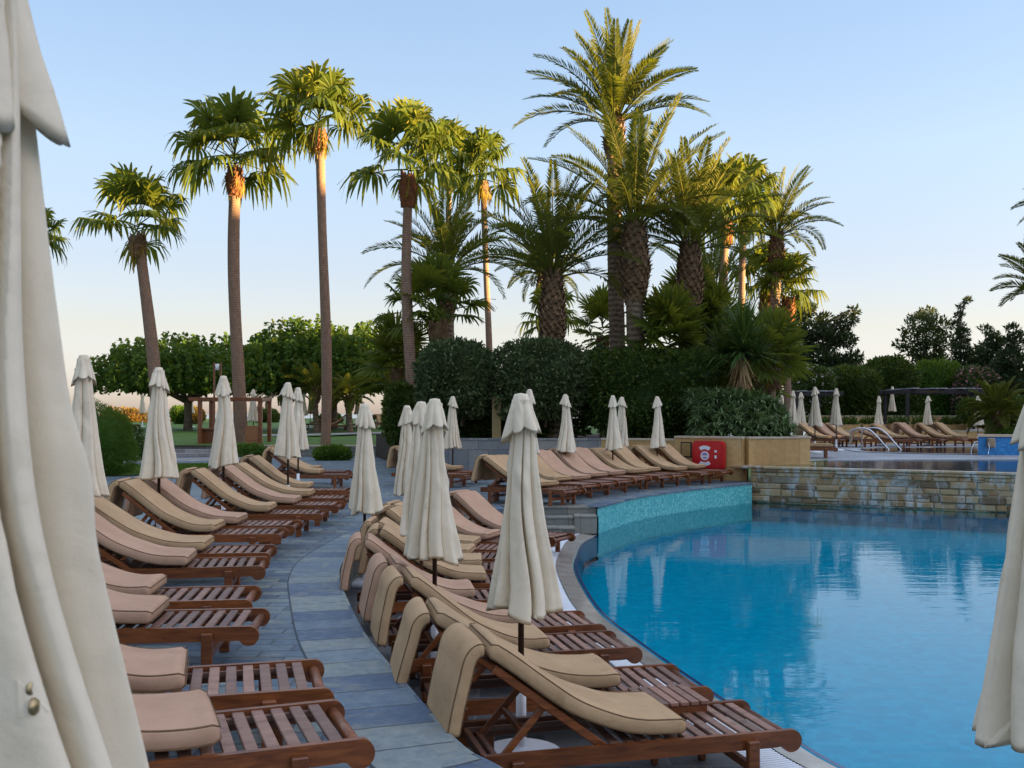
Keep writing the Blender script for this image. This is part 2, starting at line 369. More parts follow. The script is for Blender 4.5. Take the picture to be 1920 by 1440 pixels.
# foliage
M_fan=m_leaf('fan_palm_leaf',[(0,(.030,.058,.010)),(.5,(.070,.100,.011)),(.85,(.145,.15,.016)),(1,(.27,.19,.035))])
M_date=m_leaf('date_palm_leaf',[(0,(.038,.056,.014)),(.5,(.085,.095,.014)),(.9,(.16,.145,.018)),(1,(.30,.21,.05))])
M_plane=m_leaf('plane_leaf',[(0,(.022,.060,.009)),(.5,(.042,.098,.014)),(1,(.075,.13,.022))])
M_olive=m_leaf('grey_green_leaf',[(0,(.026,.042,.013)),(.5,(.052,.078,.026)),(.85,(.10,.13,.05)),(1,(.17,.20,.10))],trans=.15,ts=(.2,.3,.12))
M_hedge=m_leaf('dark_leaf',[(0,(.016,.036,.006)),(.5,(.032,.064,.009)),(.88,(.06,.10,.016)),(1,(.14,.16,.05))],trans=.15)
M_bush=m_leaf('bright_leaf',[(0,(.030,.085,.010)),(.5,(.052,.125,.016)),(1,(.085,.16,.026))])
M_aloe=m_leaf('succulent_leaf',[(0,(.065,.115,.042)),(.5,(.12,.19,.075)),(1,(.22,.29,.14))],trans=.1)
M_yucca=m_leaf('yucca_leaf',[(0,(.028,.065,.014)),(.5,(.045,.095,.020)),(1,(.075,.13,.034))],trans=.15)
M_dead=m_leaf('dead_leaf',[(0,(.20,.12,.05)),(.5,(.30,.19,.085)),(1,(.42,.29,.15))],trans=.15,ts=(.4,.28,.12))
M_pine=m_leaf('pine_needle',[(0,(.024,.045,.014)),(.5,(.040,.066,.020)),(1,(.075,.095,.030))],trans=.12)
M_conif=m_leaf('cypress_leaf',[(0,(.014,.030,.012)),(.5,(.022,.042,.016)),(1,(.038,.058,.022))],trans=.08)
M_orange=m_leaf('orange_leaf',[(0,(.11,.05,.015)),(.5,(.16,.085,.02)),(1,(.14,.12,.03))])
M_olean=m_leaf('oleander_leaf',[(0,(.025,.055,.018)),(.55,(.04,.08,.025)),(.72,(.06,.10,.03)),(.76,(.45,.20,.22)),(1,(.55,.30,.30))],trans=.15)
M_wild=m_leaf('flowering_leaf',[(0,(.028,.062,.012)),(.9,(.05,.10,.02)),(.93,(.45,.42,.38)),(1,(.5,.45,.4))],trans=.15)
def m_trunk(name,c1,c2,ring,bumpd=.03):
    m,nt,b=newmat(name); q=NB(nt); v=q.coord('UV',(1,1,1)); o=q.coord('Object')
    wv=q.n('TexWave'); wv.bands_direction='Y'; wv.inputs['Scale'].default_value=ring; wv.inputs['Distortion'].default_value=2.2; wv.inputs['Detail'].default_value=3; wv.inputs['Detail Scale'].default_value=2
    q.l(v,wv.inputs[0]); n=q.noise(q.coord('Object',(9,9,2.5)),1.5,6,.65)
    f=q.mix(.72,wv.outputs[1],n.outputs[0]); q.l(q.ramp(f,[(.3,c1),(.65,c2)]),b.inputs['Base Color']); b.inputs['Roughness'].default_value=.9; b.inputs['Specular IOR Level'].default_value=.1
    p=q.bump(wv.outputs[1],.35,bumpd,None); q.bump(n.outputs[0],.6,.02,b,p); return m
M_trunk=m_trunk('fan_palm_trunk',(.16,.098,.066),(.29,.19,.13),4.2)
M_dtrunk=m_trunk('date_palm_trunk',(.11,.078,.055),(.25,.18,.125),1.8,.05)
M_boot=m_simple('leaf_boot',(.10,.06,.035),(.30,.19,.105),5,.9,.5,30,.02)
M_boot_red=m_simple('red_leaf_boot',(.13,.048,.020),(.28,.115,.05),5,.9,.5,30,.02)
M_bark=m_simple('tree_bark',(.10,.075,.055),(.20,.16,.12),5,.9,.7,20,.03)
# ================================================================== THE SETTING
def struct(name, mb, mat): return tag(mb.obj(name, mat), kind='structure')
EDGE_C=smooth_curve([(7,-3.2),(3.8,-.9),(2.2,1.3),(1.0,3.2),(.42,4.15),G(930,1440,Z_T),G(850,1390,Z_T),G(745,1270,Z_T),G(680,1190,Z_T),G(645,1120,Z_T),G(632,1083,Z_T),G(641,1052,Z_T),(-1.98,13.4),(-1.85,15.0),(-1.45,16.7),(-.65,18.1),(.45,18.85)],10)
POOL_C=smooth_curve([(16,-3.4),(9,-2.2),(6,-.3),(4.4,1.6),(3.25,3.6),(2.55,5.2),G(1580,1440,Z_W),G(1500,1395,Z_W),G(1400,1340,Z_W),G(1300,1275,Z_W),G(1200,1205,Z_W),G(1130,1150,Z_W),G(1095,1100,Z_W),G(1080,1065,Z_W),G(1085,1040,Z_W),(1.25,17.4),(1.58,18.5)],10)
MOS_C=smooth_curve([(1.58,18.78),G(1200,931,Z_T),G(1300,917,Z_T),G(1410,906,Z_T)],10)
STEP_R=(1.55,18.85)
mb=MB(); ribbon(mb,[(-9000,-50),(9000,-50)],-4.2,[(-9000,12000),(9000,12000)],-4.2); struct('sea',mb,M_sea)
mb=MB(); poly(mb,[(-130,-90),(170,-90),(170,120),(-130,120)],-1.62); struct('ground',mb,M_lawn)
# lower deck
out=[tuple(p) for p in offset(POOL_C,.56)]
mb=MB(); poly(mb,[(-3,-3.4)]+[(16,-3.4)]+out[4:]+[(1.2,19.6),(-3,19.6)],0.0); struct('lower_deck',mb,M_lower)
# terrace sheet
mp=[tuple(p) for p in MOS_C]
EOFF=offset(EDGE_C,.50)
TP=[tuple(p) for p in EOFF[:-3]]+[(-.2,19.35),(.45,19.3),(1.58,19.2)]+[mp[0]]+mp[1:]+[(mp[-1][0]+.02,26.3),(6.2,46.5),(-60,46.5),(-60,-14),(7.2,-14)]
mb=MB(); poly(mb,TP,Z_T); struct('terrace',mb,M_slate)
mb=MB(); ribbon(mb,EDGE_C,Z_T+.004,EOFF,Z_T+.004); 
ribbon(mb,offset(EDGE_C,-.025),Z_T+.004,EDGE_C,Z_T+.004); ribbon(mb,offset(EDGE_C,-.025),Z_T-.045,offset(EDGE_C,-.025),Z_T+.004); ribbon(mb,EDGE_C,Z_T-.045,offset(EDGE_C,-.025),Z_T-.045)
struct('terrace_border',mb,M_edge)
mb=MB(); ribbon(mb,offset(EDGE_C,.494),Z_T+.006,offset(EDGE_C,.506),Z_T+.006); struct('paving_joint',mb,m_simple('dark_joint',(.045,.05,.06),(.07,.08,.09),9,.8))
mb=MB(); ribbon(mb,EDGE_C,-.01,EDGE_C,Z_T-.045); struct('terrace_riser',mb,M_stone_riser)
# steps between the terrace and the lower deck
def step_mb(mb,x0,x1,y0,y1,z0,z1):
    cbox(mb,x0,x1,y0+.02,y1,z0,z1-.04,.004); cbox(mb,x0-.002,x1+.002,y0,y1,z1-.04,z1,.008)
mb=MB()
for k,(y0) in enumerate((18.15,18.5,18.85)):
    z1=.15*(k+1); step_mb(mb,-.6+.2*k,1.13 if k<2 else 1.575,y0,19.35,z1-.15 if k==0 else z1-.152,z1+(.004 if k==2 else 0))
step_mb(mb,1.135,1.545,18.42,18.845,0,.33)
for v in mb.uv: pass
o=struct('steps',mb,m_pave('step_stone',[(.2,(.13,.14,.13)),(.5,(.2,.2,.17)),(.8,(.27,.25,.2))],(.08,.08,.07),.42,.149,rough=.6,msize=.006,rot=0))
# gutter and coping round the pool
mb=MB(); ribbon(mb,POOL_C,Z_W-.035,offset(POOL_C,.05),Z_W+.012,True); ribbon(mb,offset(POOL_C,.05),Z_W+.012,offset(POOL_C,.29),.006,True); struct('pool_coping',mb,M_wet)
mb=MB(); ribbon(mb,POOL_C,-.4,POOL_C,Z_W-.035); ribbon(mb,offset(POOL_C,-.02),Z_W+.003,offset(POOL_C,.02),Z_W+.004); struct('pool_edge_strip',mb,M_navy)  # navy band down the pool side and a thin navy strip along the waterline
mb=MB(); ribbon(mb,offset(POOL_C,.29),-.012,offset(POOL_C,.56),-.012); struct('gutter_channel',mb,m_simple('channel_white',(.40,.41,.42),(.48,.49,.50),5,.5))
mb=MB(); A=offset(POOL_C,.295); B=offset(POOL_C,.55); L=np.concatenate([[0],np.cumsum(np.linalg.norm(np.diff(A,axis=0),axis=1))])
for s in np.arange(6,L[-1],.034):
    a=np.array([np.interp(s,L,A[:,k]) for k in (0,1)]); b=np.array([np.interp(s,L,B[:,k]) for k in (0,1)])
    d=b-a; ln=np.linalg.norm(d); ang=math.atan2(d[1],d[0])
    cbox(mb,0,ln,-.0105,.0105,-.012,.004,.003,Matrix.Translation((a[0],a[1],0))@Matrix.Rotation(ang,4,'Z'))
tag(mb.obj('gutter_grating',M_grate),kind='stuff')
# pool shell and water
WL=Vector((6.02,25.55)); WR=Vector((17.5,19.35))        # the weir wall's face line
mb=MB(); ribbon(mb,[(0,-4),(40,-4)],-.50,[(0,27),(40,27)],-.50); struct('pool_floor',mb,M_pool)
mb=MB(); ribbon(mb,MOS_C,-.55,MOS_C,Z_T-.03); ribbon(mb,[(1.58,18.5),tuple(MOS_C[0])],-.55,[(1.58,18.5),tuple(MOS_C[0])],.3)
cp=offset(MOS_C,-.02); struct('mosaic_pool_wall',mb,M_mosaic)
mb=MB(); ribbon(mb,cp,Z_T-.03,cp,Z_T+.005); ribbon(mb,cp,Z_T+.005,offset(MOS_C,.30),Z_T+.005); ribbon(mb,MOS_C,Z_T-.03,cp,Z_T-.03); struct('pool_wall_coping',mb,M_edge)
mb=MB(); ribbon(mb,[(.5,-4),(40,-4)],Z_W,[(.5,26.5),(40,26.5)],Z_W); struct('pool_water',mb,M_water)
def W2(x,y): p=MW@Vector((x,y,0)); return (p.x,p.y)
# weir wall of rough stone blocks
wv=(WR-WL).normalized(); wl=(WR-WL).length; ang=math.atan2(wv.y,wv.x); MW=Matrix.Translation((WL.x,WL.y,0))@Matrix.Rotation(ang,4,'Z')
mb=MB(); rows=[-.16,-.02,.13,.31,.45,.62,.73,.80]
for r in range(len(rows)-1):
    x=-.4*random.random()
    while x<wl:
        L_=random.uniform(.22,.66) if rows[r]<.7 else random.uniform(.5,.9); d=random.uniform(0,.06); j=lambda: random.uniform(-.012,.012)
        za,zb_=rows[r]+(j() if r else 0),rows[r+1]-.012+(j() if r<len(rows)-2 else 0); rc=min(1,max(0,random.gauss(.48,.28)))
        if random.random()<.10 and rows[r]<.7:
            zm=(za+zb_)/2+j(); cbox(mb,max(x,0),min(x+L_,wl)-.012,-d*.6,.3,za,zm-.006,.022,MW,rc); cbox(mb,max(x,0),min(x+L_,wl)-.012,-d,.3,zm+.006,zb_,.022,MW,random.random())
        else: cbox(mb,max(x,0),min(x+L_,wl)-.012,-d,.3,za,zb_,.024,MW,rc)
        x+=L_
cbox(mb,0,wl,.012,.4,-.16,.798,.01,MW,.9)
tag(mb.obj('weir_wall',M_weir),'rough brown stone weir wall holding back the upper pool','wall')
mb=MB(); ribbon(mb,[W2(0,.02),W2(wl,.02)],-.55,[W2(0,.02),W2(wl,.02)],-.155); struct('weir_base',mb,M_pool)
mb=MB(); cbox(mb,-.55,0.32,-.03,.6,.80,.865,.02,MW,.3); cbox(mb,.33,wl,-.04,.22,.80,.862,.02,MW,.75)
for i in range(8): pass
o=mb.obj('coping_stone',M_weir); o.parent=bpy.data.objects['weir_wall']
# upper pools and deck
b1=[W2(.55,.22),W2(wl,.22),(24,23.5),(24,29.4),(17,29.2),(12,29.0),(8.9,28.6),(7.75,27.6)]
mb=MB(); poly(mb,b1,.864); struct('upper_pool_water',mb,M_water2)
mb=MB(); poly(mb,[(p[0],p[1]) for p in b1],.55); struct('upper_pool_floor',mb,M_pooldeep)
c2=[(12.2,34.6),(12.5,36.6),(13.7,38.2),(15.5,39.0),(18.5,39.5),(28,39.6),(28,32.2),(20,32.1),(15.5,32.4),(13.3,33.2)]
c2s=smooth_curve(c2+[c2[0]],6)
# the basin is cut into the deck: deck sheet with a lip, the water lies 2 cm lower inside it
mb=MB(); poly(mb,[tuple(p) for p in c2s[:-1]],Z_U+.010); struct('back_pool_water',mb,m_water('back_pool_water',(.25,.45,.6),1.5,3.5,.15))
mb=MB(); poly(mb,[tuple(p) for p in c2s[:-1]],Z_U+.004); struct('back_pool_floor',mb,M_pooldeep)
mb=MB(); ribbon(mb,offset(c2s,0.0),Z_U+.018,offset(c2s,.42),Z_U+.022); ribbon(mb,c2s,Z_U+.004,c2s,Z_U+.018); struct('back_pool_rim',mb,m_simple('pale_rim',(.36,.38,.41),(.46,.48,.50),4,.35,.1))
M_udeck=m_pave('upper_paving',[(.2,(.21,.22,.245)),(.5,(.26,.27,.29)),(.8,(.32,.32,.33))],(.16,.16,.17),.6,.4,rough=.5)
mb=MB(); poly(mb,[(7.7,27.0),(7.75,27.6),(8.9,28.6),(12,29.0),(17,29.2),(24,29.4),(60,30),(60,60),(6.3,60),(6.3,27.0)],Z_U); struct('upper_deck',mb,M_udeck)
mb=MB(); rim=[(8.9,28.6),(12,29.0),(17,29.2),(24,29.4)]; ribbon(mb,rim,.55,rim,Z_U+.012); ribbon(mb,rim,Z_U+.012,offset(rim,.35),Z_U+.012); struct('upper_pool_rim',mb,bpy.data.materials['pale_rim'])
mb=MB(); ribbon(mb,[(6.3,27),(6.3,60)],.3,[(6.3,27),(6.3,60)],Z_U); struct('upper_deck_side',mb,M_sand)
# garden
def lawn_z(y): return .90+max(0,(y-41.5))*.0145
def front(x): return 41.2+ (2.5 if x<-17 else 0)
mb=MB(); xs=np.linspace(-70,8,40); ys=np.concatenate([[41.2],np.linspace(43,96,26)])
V=[(x,y,lawn_z(y)+.07*math.sin(x*.5+y*.3)*min(1,(y-41.2)/6)) for y in ys for x in xs]; n=len(xs)
Q=[[j*n+i,j*n+i+1,(j+1)*n+i+1,(j+1)*n+i] for j in range(len(ys)-1) for i in range(n-1)]
mb.add(V,Q,smooth=True); struct('lawn',mb,M_lawn)
mb=MB(); ribbon(mb,[(8,96),(-70,96)],-4.2,[(8,96),(-70,96)],1.75); struct('lawn_bank',mb,M_lawn)
g0=[G(228,893,Z_T),G(330,889,Z_T),G(400,884,Z_T),G(476,877,Z_T)]; g1=[G(480,869,Z_T),G(395,872,Z_T),G(330,873,Z_T),G(150,874,Z_T)]
mb=MB(); poly(mb,g0+g1+[(-17,29)],Z_T+.03); struct('grass_strip',mb,M_lawn)
c=[G(150,868,Z_T),G(300,866,Z_T),G(420,864,Z_T),G(520,860,Z_T)]; mb=MB(); ribbon(mb,c,Z_T+.004,offset(c,3.2),Z_T+.004); struct('garden_path',mb,M_path)
c=smooth_curve([(-13,50),(-9,52.5),(-5.5,55.5),(-1,58)],6); mb=MB(); ribbon(mb,c,[lawn_z(p[1])+.05 for p in c],offset(c,1.6),[lawn_z(p[1])+.07 for p in offset(c,1.6)]); struct('lawn_path',mb,M_path)

def wall(name,pts,z0,z1,th,mat,label,cop=None,copmat=None,cat='wall',coph=.05):
    P=np.array(pts,float); mb=MB(); f=offset(P,-th/2); b=offset(P,th/2)
    ribbon(mb,f,z0,f,z1); ribbon(mb,f,z1,b,z1); ribbon(mb,b,z1,b,z0)
    for e in (0,-1): 
        a=f[e];c=b[e]; q=[(a[0],a[1],z0),(c[0],c[1],z0),(c[0],c[1],z1),(a[0],a[1],z1)]; mb.add(q,[[0,1,2,3]],uv=[(0,0),(th,0),(th,z1-z0),(0,z1-z0)])
    o=tag(mb.obj(name,mat),label,cat)
    if cop:
        mb=MB(); f=offset(P,-th/2-cop); b=offset(P,th/2+cop); za,zb=z1+.002,z1+coph
        ribbon(mb,f,za,f,zb); ribbon(mb,f,zb,b,zb); ribbon(mb,b,zb,b,za); ribbon(mb,b,za,f,za)
        for e in (0,-1):
            a=f[e];c=b[e]; mb.add([(a[0],a[1],za),(c[0],c[1],za),(c[0],c[1],zb),(a[0],a[1],zb)],[[0,1,2,3]])
        mb.obj('coping',copmat,o)
    return o
wall('garden_wall',[(-34,41.4),(-18.1,41.2)],.2,.86,.35,M_stone_riser,'low stone retaining wall holding the lawn left of the wooden hut',.03,M_coping)
wall('garden_wall',[(-10.3,41.2),(7,41.4)],.2,.86,.35,M_stone_riser,'low stone retaining wall below the lawn, right of the wooden hut',.03,M_coping)
mb=MB()
for k in range(3): cbox(mb,-18.05,-10.35,40.6+.42*k,41.9,.45 if k==0 else .45+.15*k-.152,.60+.15*k,.01)
struct('garden_steps',mb,M_path)
wall('planter_wall',[(-3.1,28.45),(-1.6,28.3),(2.48,28.15)],.3,1.45,.3,M_greywall,'grey stone slab planter wall behind the far sun loungers',.02,M_greywall)
wall('planter_wall',[(2.50,28.15),(4.42,27.3)],.3,1.46,.3,M_sand,'beige sandstone planter wall left of the bronze plaque',.02,M_coping)
wall('planter_wall',[(4.44,27.28),(6.02,26.2)],.3,1.54,.3,M_sand,'beige sandstone planter wall carrying the red lifebuoy cabinet',.03,M_coping)
wall('planter_wall',[(6.06,26.2),(7.66,26.55),(7.7,29.5)],.84,1.54,.3,M_sand,'yellow sandstone planter box at the end of the weir wall',.03,M_coping)
mb=MB(); poly(mb,[(-3.05,28.5),(2.5,28.3),(4.5,27.45),(6.05,26.4),(7.55,26.7),(7.55,41),(-5.5,41),(-3.05,31)],1.38); ribbon(mb,[(-5.5,41),(-3.05,31)],.3,[(-5.5,41),(-3.05,31)],1.38); ribbon(mb,[(-3.05,31),(-3.05,28.5)],.3,[(-3.05,31),(-3.05,28.5)],1.38); struct('planting_soil',mb,m_simple('soil',(.035,.025,.018),(.06,.045,.03),6,.95,.5,20,.03))
# unseen hotel added behind the viewer to shade the pool
def hotel():
    o=thing('unseen_hotel','unseen stepped hotel block added behind the photographer to shade the pool','building')
    u=Vector((.6,.8,0)); u=Vector((-math.cos(SUN_AZ),math.sin(SUN_AZ),0)); s=Vector((-math.sin(SUN_AZ),-math.cos(SUN_AZ),0)); S0=-58
    M_pl=m_simple('hotel_plaster',(.42,.36,.28),(.5,.44,.35),.6,.8); M_gl=m_simple('hotel_glass',(.03,.04,.05),(.05,.06,.07),1,.1)
    ms=Matrix((( u.x,-s.x,0,s.x*S0),(u.y,-s.y,0,s.y*S0),(0,0,1,0),(0,0,0,1)))
    for (u0,u1,h) in HOTEL:
        mb=MB(); cbox(mb,u0,u1,0,14,-1.6,h,.05,ms); wl_=mb.obj('wall',M_pl,o)
        for k in range(int(h//3.2)):
            mb=MB()
            for x in np.arange(u0+1.2,u1-2.4,4): cbox(mb,x,x+2.4,-.06,0,1+k*3.2,3.2+k*3.2,.02,ms)
            if mb.n: mb.obj('window',M_gl,wl_)
# ================================================================== SUN LOUNGERS
def arc(cx,cz,r,a0,a1,n): return [(cx+r*math.cos(R(a)),cz+r*math.sin(R(a))) for a in np.linspace(a0,a1,n)]
RAIL=[(0,.225),(0,.31),(.01,.32)]+[(1.84,.32)]+arc(1.865,.255,.066,80,-150,14)+[(1.79,.228),(1.76,.225)]
def cushion_mb(path,w=.61,t=.100,n=34,m=32,ph=.4,pinch0=True):
    P=smooth_curve([(x,0,z) for x,z in path],6); L=np.concatenate([[0],np.cumsum(np.linalg.norm(np.diff(P,axis=0),axis=1))])
    s=np.linspace(0,1,n); s=(s*s*(3-2*s)*.35+s*.65)*L[-1]
    C=np.stack([np.interp(s,L,P[:,k]) for k in range(3)],-1); T=np.gradient(C,axis=0); T/=np.linalg.norm(T,axis=1)[:,None]
    N=np.stack([-T[:,2],0*T[:,0],T[:,0]],-1); N*=np.sign(N[:,2:3]+1e-9) if abs(N[:,2]).min()>.05 else 1
    e=np.minimum(s,L[-1]-s); k=np.clip(e/.028,0,1); sc=np.sqrt(1-(1-k)**2)*.38+.62; scw=np.sqrt(1-(1-k)**2)*.035+.965
    a=np.linspace(0,2*np.pi,m,endpoint=False); q=.27
    cy=np.sign(np.cos(a))*np.abs(np.cos(a))**q; cn=np.sign(np.sin(a))*np.abs(np.sin(a))**(q*1.25)
    puff=1+.07*(1-np.abs(cy)**2)
    V=C[:,None,:]+(scw[:,None]*cy[None,:]*w/2)[:,:,None]*np.array([0,1,0])+(sc[:,None]*(cn*puff)[None,:]*t/2)[:,:,None]*N[:,None,:]
    V+= ((.006*np.sin(s*9+ph)+.004*np.sin(s*23+ph*3))[:,None]*(1-np.abs(cy)**3)[None,:]*np.abs(cn)[None,:])[:,:,None]*N[:,None,:]
    i=np.arange(n-1)[:,None]*m; j=np.arange(m)[None,:]; kk=(j+1)%m
    Q=np.stack([i+j,i+m+j,i+m+kk,i+kk],-1).reshape(-1,4)
    mb=MB(); mb.add(V.reshape(-1,3),[Q,np.array([list(range(m))]),np.array([[(n-1)*m+x for x in range(m)][::-1]])],smooth=True)
    pb=MB(); y=w/2*.962; E0=C.copy(); E0[0]-=T[0]*.004; E0[-1]+=T[-1]*.004
    for sg in (1,-1):
        E=E0+N*(sc*t/2*.80)[:,None]*sg
        lp=np.concatenate([E+np.outer(scw,[0,y+.003,0]),(E-np.outer(scw,[0,y+.003,0]))[::-1]]); lp=np.concatenate([lp,lp[:1]])
        tube(pb,lp,.0045,5,False)
    return mb,pb
def make_lounger(kind):
    g='sun loungers'
    t=thing('sun_lounger','x','sun lounger',group=g)
    for s in (1,-1):
        mb=MB(); prism(mb,RAIL,s*.315-.0175,s*.315+.0175); mb.obj('side_rail',M_teak,t)
    for x in (.19,1.60):
        for s in (1,-1):
            mb=MB(); cbox(mb,x-.036,x+.036,s*.356-.0225,s*.356+.0225,0,.285,.006); mb.obj('leg',M_teak,t)
        mb=MB(); cbox(mb,x-.018,x+.018,-.333,.333,.10,.15,.004); mb.obj('stretcher',M_teak,t)
    hg=.72; al=R({'sit':37,'sitb':34.5,'sitc':39.5,'flat':4,'low':22}[kind]); dx={'sit':0,'sitb':.06,'sitc':-.05}.get(kind,0); ph={'sit':.4,'sitb':2.1,'sitc':4.0}.get(kind,1)
    mb=MB()
    for k,x in enumerate(np.arange(.76,1.83,.0895)): cbox(mb,x,x+.056,-.297,.297,.294,.314,.004,None,random.random())
    for s in (1,-1): cbox(mb,.05,1.80,s*.28-.0125,s*.28+.0125,.262,.293,.003,None,.2)
    mb.obj('slat_seat',M_slat,t)
    mb=MB(); tube(mb,[(1.868,-.298,.262),(1.868,.298,.262)],.03,12); mb.obj('end_bar',M_teak,t); mb=MB(); cbox(mb,.02,.055,-.297,.297,.235,.29,.004); mb.obj('head_bar',M_teak,t)
    MA=Matrix.Translation((hg,0,.305))@Matrix.Rotation(al,4,'Y')      # local -x runs up the back
    bk=MB()
    for s in (1,-1): cbox(bk,-.80,0,s*.265-.015,s*.265+.015,-.032,.016,.005,MA,.4)
    for x in np.arange(.05,.76,.088): cbox(bk,-x-.056,-x,-.249,.249,-.006,.012,.004,MA,random.random())
    bo=bk.obj('backrest',M_teak,t)
    if kind!='flat':
        pb=MB(); a=MA@Vector((-.42,0,-.02))
        for s in (1,-1):
            A=Vector((a.x,s*.235,a.z)); B=Vector((a.x-.26,s*.235,.25)); d=(B-A); M=Matrix.Translation(A)@Matrix.Rotation(-math.atan2(d.z,d.x),4,'Y'); cbox(pb,0,d.length,-.012,.012,-.02,.02,.004,M)
        cbox(pb,a.x-.28,a.x-.245,-.297,.297,.232,.268,.004); cbox(pb,a.x-.13,a.x-.10,-.245,.245,.38,.42,.004)
        pb.obj('support_strut',M_teak,t)
    d=Vector((-math.cos(al),0,math.sin(al))); n=Vector((math.sin(al),0,math.cos(al))); h=Vector((hg,0,.305))
    def on(a,o): p=h+d*a+n*o; return (p.x,p.z)
    if kind=='flat': path=[on(.72,.075),on(.3,.08),(.9,.375),(1.5,.372),(1.80,.372)]
    else: path=[on(.875,.070),on(.74,.078),on(.5,.078),on(.26,.088),(.80,.432),(.96+dx*.5,.394),(1.10+dx,.384),(1.22+dx,.380+abs(dx)*.2)]
    mb,pb=cushion_mb(path,ph=ph); co=mb.obj('cushion',M_beige,t); pb.obj('piping',M_pipe,co)
    if kind!='flat':
        c0=on(.86,.055); x0,z0=c0
        fp=[(x0-.045,z0+.022),(x0-.085,z0+.018),(x0-.125,z0-.03),(x0-.15,z0-.12),(x0-.195-dx*.1,z0-.30),(x0-.222-dx*.15,z0-.44+dx*.4)]
        mb,pb=cushion_mb(fp,t=.085,ph=ph); f=mb.obj('head_flap',M_beige,t); pb.obj('piping',M_pipe,f)
    return t
def paint(t,mat):                                       # cushion cloth of one lounger
    for ch in t.children:
        if ch.name.split('.')[0] in ('cushion','head_flap'):
            ch.material_slots[0].link='OBJECT'; ch.material_slots[0].material=mat
_proto={}; _cnt=[0]
def lounger(foot,ang,z,label,pink=False,kind='sit'):    # foot = near end of the lounger, ang = heading head -> foot
    if kind=='sit': _cnt[0]+=1; kind=['sit','sitb','sitc','sit','sitc'][_cnt[0]%5]
    ang+=R(random.uniform(-1.4,1.4))
    x=foot[0]-1.93*math.cos(ang); y=foot[1]-1.93*math.sin(ang)
    if kind not in _proto: t=_proto[kind]=make_lounger(kind); t.location=(x,y,z); t.rotation_euler=(0,0,ang); t['label']=label
    else: t=dup(_proto[kind],(x,y,z),ang,label)
    paint(t,M_pink if pink else M_beige)
    for ch in t.children:                                # no two pads lie quite alike
        b_=ch.name.split('.')[0]
        if b_=='cushion': ch.location=(random.uniform(-.015,.02),random.uniform(-.02,.02),.004); ch.rotation_euler=(0,0,R(random.uniform(-1.3,1.3)))
        if b_=='head_flap': ch.location=(random.uniform(-.02,.0),random.uniform(-.03,.03),0); ch.rotation_euler=(0,R(random.uniform(-2.5,1)),R(random.uniform(-2,2)))
    return t

# ================================================================== CLOSED PARASOLS
def canopy_mb(seed,hw=.118,K=8,dk0=.28,n=48,m=256,top=2.27,bot=.94):
    r=np.random.default_rng(seed); t=np.linspace(0,1,n)[:,None]; a=np.linspace(0,2*np.pi,m,endpoint=False)[None,:]
    Rz=.060+.035*t+hw*t**1.5
    ph=r.uniform(0,6.28)
    edges=np.sort((np.arange(K)+r.uniform(-.30,.30,K))/K)          # pleats of unequal width, each laid over the next
    wob=.030*np.sin(3.1*t+r.uniform(0,6))+.02*np.sin(7*t+r.uniform(0,6))
    u=((a+ph)/(2*np.pi)+wob+r.uniform(-.06,.06)*t)%1
    e2=np.concatenate([edges,[edges[0]+1]]); uu=np.where(u<edges[0],u+1,u)
    ki=np.clip(np.searchsorted(e2,uu,side='right')-1,0,K-1); p=(uu-e2[ki])/(e2[ki+1]-e2[ki])
    dirn=np.where(r.uniform(size=K)<.72,1,-1); dk=r.uniform(dk0,dk0+.30,K); bl=r.uniform(.45,.85,K); hk=r.uniform(-.03,.03,K)
    p=np.where(dirn[ki]>0,p,1-p)
    rise=np.sin(np.clip(p/.925,0,1)*np.pi/2)**bl[ki]; fall=np.clip((1-p)/.075,0,1); fall=fall*fall*(3-2*fall)
    prof=np.where(p<.925,rise,fall)
    amp=dk[ki]*(.55+.75*t)
    th=u*2*np.pi*4
    lob=1+.10*np.sin(2*np.pi*u+r.uniform(0,6))+.08*np.sin(4*np.pi*u+r.uniform(0,6))
    rad=Rz*lob*(1.06-amp+amp*prof*1.15+.035*t*np.sin(2*np.pi*p*2+ki)*prof)
    for _ in range(10):                                   # soft creases across the pleats
        a0,t0=r.uniform(0,6.28),r.uniform(.25,.95); da=(a-a0+np.pi)%(2*np.pi)-np.pi
        rad+=r.uniform(-.018,.016)*np.exp(-(da/.45)**2-((t-t0-.12*da)/.045)**2)
    hem=.03*r.uniform(-1,1)*np.sin(a+1)+.010*np.sin(3*a+ph)+hk[ki]*prof
    z=top+(bot-top)*t+hem*t**3
    ox=r.uniform(-.02,.02)*np.sin(t*3); oy=r.uniform(-.02,.02)*np.sin(t*3)
    V=np.stack([rad*np.cos(a)+ox,rad*np.sin(a)+oy,z+0*a],-1)
    Vi=V[-1:]*np.array([.9,.9,1])+np.array([0,0,.03]); Vj=V[-6:-5]*np.array([.62,.62,1])
    V=np.concatenate([V,Vi,Vj]); N=n+2
    i=np.arange(N-1)[:,None]*m; j=np.arange(m)[None,:]; k=(j+1)%m
    Q=np.stack([i+j,i+m+j,i+m+k,i+k],-1).reshape(-1,4)
    mb=MB(); mb.add(V.reshape(-1,3),[Q],smooth=True); return mb
